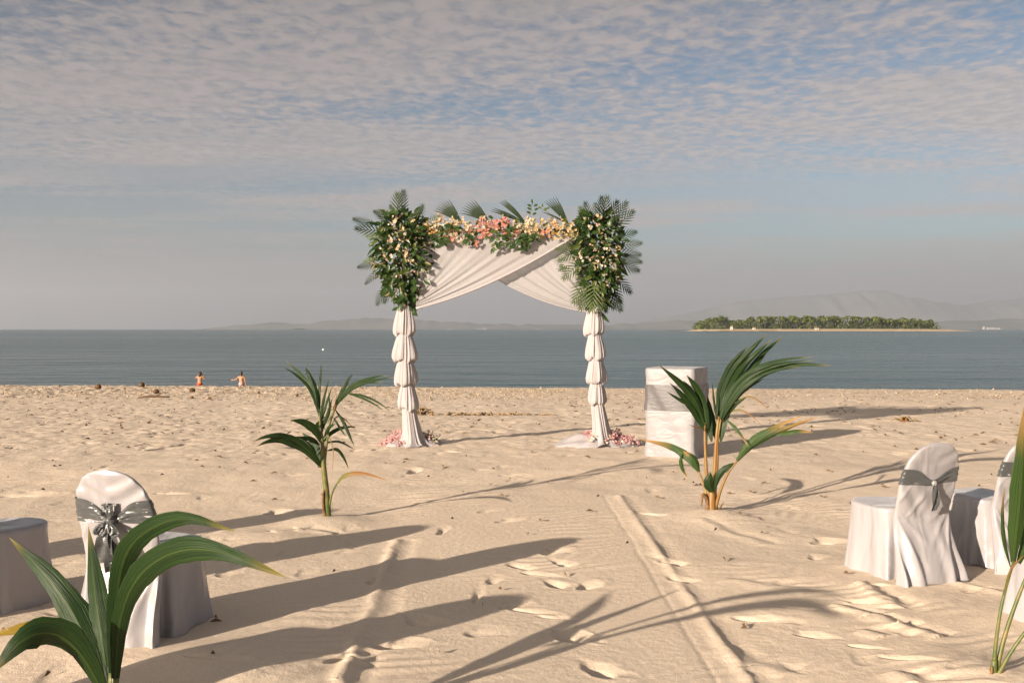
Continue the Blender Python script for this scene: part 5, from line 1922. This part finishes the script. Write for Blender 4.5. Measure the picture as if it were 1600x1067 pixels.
def human(armL, armR, lean=0.0):
    """joints of a standing figure seen from behind (it looks to +y); arms as [shoulder->elbow->wrist] offsets"""
    J = [(0, 0, .92), (0, .01, 1.10), (0 + lean, 0, 1.32), (lean, .01, 1.43), (lean, .02, 1.51), (lean, .04, 1.60), (lean, .035, 1.68)]
    Rr = [.15, .125, .155, .075, .055, .088, .07]
    E = [(0, 1), (1, 2), (2, 3), (3, 4), (4, 5), (5, 6)]
    for s in (-1, 1):
        b = len(J)
        J += [(s * .095, 0, .86), (s * .10, .01, .50), (s * .10, -.01, .09), (s * .11, .13, .035)]
        Rr += [.088, .058, .042, .035]
        E += [(0, b), (b, b + 1), (b + 1, b + 2), (b + 2, b + 3)]
    for s, arm in ((-1, armL), (1, armR)):
        b = len(J)
        sh = (lean + s * .18, 0, 1.39)
        J += [sh, arm[0], arm[1], arm[2]]
        Rr += [.055, .04, .03, .032]
        E += [(2, b), (b, b + 1), (b + 1, b + 2), (b + 2, b + 3)]
        w, h = Vector(arm[1]), Vector(arm[2])
        d = (h - w).normalized()
        sd = d.cross(Vector((0, 1, 0.2))).normalized()
        for k, (o_, l) in enumerate(((-.035, .06), (-.012, .085), (.012, .09), (.034, .075), (.05, .03))):
            f0 = len(J)
            J += [tuple(h + sd * o_ + d * .02), tuple(h + sd * o_ * 1.1 + d * (.02 + l) + Vector((0, .015, 0)))]
            Rr += [.010, .008]
            E += [(b + 3, f0), (f0, f0 + 1)]
    return J, Rr, E


J, Rr, E = human(((-.30, .06, 1.26), (-.14, .10, 1.46), (-.09, .09, 1.52)), ((.34, .02, 1.22), (.22, .08, 1.45), (.12, .10, 1.56)))
body('person', 'person in orange red swimwear seen from behind, hands raised to the dark hair', 312, 66.0, J, Rr, E,
     [('hair', M['hair'], [('ball', ((0, .02, 1.64), (.105, .115, .125))), ('ball', ((0, -.05, 1.50), (.095, .06, .13))), ('ball', ((.06, -.01, 1.62), (.07, .08, .09)))]),
      ('swim_bottoms', M['swim_red'], [('tube', ([(0, 0, .985), (0, 0, .93), (0, -.005, .86), (0, 0, .80)], [.172, .182, .165, .09], 16))])])
J, Rr, E = human(((-.36, .05, 1.20), (-.58, .16, 1.17), (-.66, .2, 1.17)), ((.27, -.02, 1.12), (.29, .05, .90), (.30, .06, .82)))
body('person', 'person with tied dark hair and pale pink swimwear, one arm held out to the left', 377, 66.0, J, Rr, E,
     [('hair', M['hair'], [('ball', ((0, .015, 1.63), (.098, .11, .12))), ('ball', ((0, -.06, 1.55), (.05, .05, .12))), ('ball', ((.01, -.04, 1.76), (.05, .05, .05)))]),
      ('swim_bottoms', M['swim_pale'], [('tube', ([(0, 0, .99), (0, 0, .93), (0, -.005, .86), (0, 0, .80)], [.168, .178, .16, .09], 16))]),
      ('swim_top', M['swim_pale'], [('tube', ([(0, .005, 1.275), (0, .005, 1.245)], [.165, .163], 16))])])

# ------------------------------------------------------------------ small things on the sand
def husk(px, py, dpx, label, seed, group=None):
    r = random.Random(seed)
    g = G(px, py + dpx * .35)
    R_ = dpx * .5 * g.y / F
    t = thing('coconut', label, 'coconut', (g.x, g.y, sandz(g.x, g.y)), r.uniform(0, 6.28), group)
    mb = MB()
    rows = []
    for i in range(11):
        el = math.pi * i / 10
        rows.append([Vector((R_ * 1.1 * math.sin(el) * math.cos(q) * (1 + .10 * math.cos(3 * q)), R_ * .9 * math.sin(el) * math.sin(q) * (1 + .10 * math.cos(3 * q)), R_ * .8 + R_ * .88 * math.cos(el))) for q in [2 * math.pi * k / 15 for k in range(15)]])
    mb.grid(rows, close_u=True)
    mb.build('husk', M['husk'], t)
    mb = MB()
    for k in range(7):
        a = r.uniform(0, 6.28)
        mb.tube([(R_ * 1.0 * math.cos(a) * .3, R_ * .8 * math.sin(a) * .3, R_ * 1.62), (R_ * .5 * math.cos(a), R_ * .45 * math.sin(a), R_ * 1.75)], [R_ * .07, R_ * .02], 5)
    mb.build('fibre', M['weed'], t)


for k, (px, py, d, lb) in enumerate(((153, 605, 10, 'brown coconut on the beach crest, leftmost of the scattered husks'), (221, 602, 10, 'dark coconut standing out against the sea on the crest'),
                                     (244, 612, 9, 'brown coconut lying just below the crest above a thin stick'), (300, 611, 9, 'dark coconut below the left swimmer'),
                                     (300, 621, 5, 'tiny coconut piece just in front of a larger coconut below the swimmer'), (404, 614, 5, 'small brown coconut below the right swimmer'),
                                     (328, 623, 5, 'small dark coconut lying alone below the two swimmers'), (464, 617, 5, 'small coconut lying behind the left palm sapling'))):
    husk(px, py, d, lb, 40 + k, 'coconut husks along the beach crest')
ga, gb_ = G(228, 624), G(258, 623)
tw = thing('driftwood_stick', 'thin dark driftwood stick lying below the crest at left', 'stick', ((ga.x + gb_.x) / 2, ga.y, sandz(ga.x, ga.y)))
mb = MB(); mb.tube([(-.42, 0, .05), (-.1, .03, .09), (.2, 0, .08), (.46, -.02, .07)], [.02, .035, .03, .015], 7)
mb.build('branch', M['twig'], tw)
mb = MB(); mb.tube([(.05, .02, .09), (.15, .1, .14), (.2, .14, .16)], [.015, .012, .006], 6); mb.build('side_twig', M['twig'], tw)


def weed_clump(px, py, rx, ry, h, n, label, seed, cat='seaweed', name='seaweed_clump', m='weed'):
    r = random.Random(seed)
    g = G(px, py)
    t = thing(name, label, cat, (g.x, g.y, sandz(g.x, g.y)))
    mb = MB()
    for k in range(n):
        x, y = r.gauss(0, rx * .45), r.gauss(0, ry * .45)
        z = h * r.random() * math.exp(-(x / rx) ** 2 * 2)
        a = r.uniform(0, 6.28); l = r.uniform(.08, .22)
        b = sandz(g.x + x, g.y + y) - sandz(g.x, g.y)
        mb.tube([(x, y, b + z + .01), (x + l * .5 * math.cos(a), y + l * .5 * math.sin(a), b + z + r.uniform(.0, .06)), (x + l * math.cos(a), y + l * math.sin(a), b + z * .5)], [.012, .014, .004], 4)
    mb.build('strands', M[m], t)


weed_clump(660, 647, .24, .18, .14, 70, 'brown seaweed clump behind the left arch post', 3)
weed_clump(760, 648, 1.25, .12, .025, 120, 'long low line of dry seaweed across the sand inside the arch', 5, name='seaweed_line')
weed_clump(1415, 659, .12, .08, .06, 18, 'small orange brown leaf scrap on the sand at right', 6, 'leaf scrap', 'leaf_scrap', 'stem_orange')
weed_clump(1095, 500, .01, .01, .01, 1, 'x', 7) if False else None
# twigs and leaf scraps all over the beach
r = random.Random(91)
mb = MB()
for k in range(1500):
    y = math.sqrt(r.uniform(9 ** 2, 33 ** 2)) if k > 60 else r.uniform(4.4, 9)
    x = r.uniform(-1, 1) * (.54 * y + .5)
    if gnoise(x * .3 + 5, y * .25, 33) < -.05 and r.random() < .7:
        continue
    z = sandz(x, y)
    a = r.uniform(0, 6.28)
    l = r.uniform(.02, .07) * (1.3 if r.random() < .12 else 1)
    w = r.uniform(.004, .02)
    if y < 12:
        l *= .35 + .4 * max(0, y - 4) / 8; w *= .3
    d = Vector((math.cos(a), math.sin(a), r.uniform(-.1, .35))) * l
    s = Vector((-math.sin(a), math.cos(a), r.uniform(-.5, .5))) * w
    p = Vector((x, y, z + .012))
    b = len(mb.v)
    mb.v += [p - d, p + s + Vector((0, 0, .012)), p + d, p - s, p + Vector((0, 0, .02))]
    mb.f += [(b, b + 3, b + 4), (b + 3, b + 2, b + 4), (b + 2, b + 1, b + 4), (b + 1, b, b + 4), (b, b + 1, b + 2, b + 3)]
    mb.m += [0] * 5
props(mb.build('beach_litter', M['twig'], smooth=False), 'small dark leaf scraps and twigs scattered over the sand', kind='stuff')
mb = MB()
for k in range(4200):
    y = r.uniform(26.5, 37.8)
    x = -r.uniform(-.1, 1) * (.54 * y) if r.random() < .8 else r.uniform(0, 1) * .54 * y
    if r.random() > math.exp(-((y - 33) / 4.5) ** 2) + .05:
        continue
    z = sandz(x, y)
    q = r.uniform(.012, .036) * (1.7 if r.random() < .08 else 1)
    b = len(mb.v)
    c = Vector((x, y, z + q * .25))
    dirs = [Vector((1, 0, 0)), Vector((0, 1, 0)), Vector((-1, 0, 0)), Vector((0, -1, 0)), Vector((0, 0, .8)), Vector((0, 0, -.6))]
    mb.v += [c + (d + Vector((r.gauss(0, .25), r.gauss(0, .25), r.gauss(0, .2)))) * q for d in dirs]
    for i in range(4):
        mb.f += [(b + i, b + (i + 1) % 4, b + 4), (b + (i + 1) % 4, b + i, b + 5)]
        mb.m += [0, 0]
props(mb.build('coral_rubble', M['coral'], smooth=False), 'pale coral rubble strewn along the beach crest', kind='stuff')
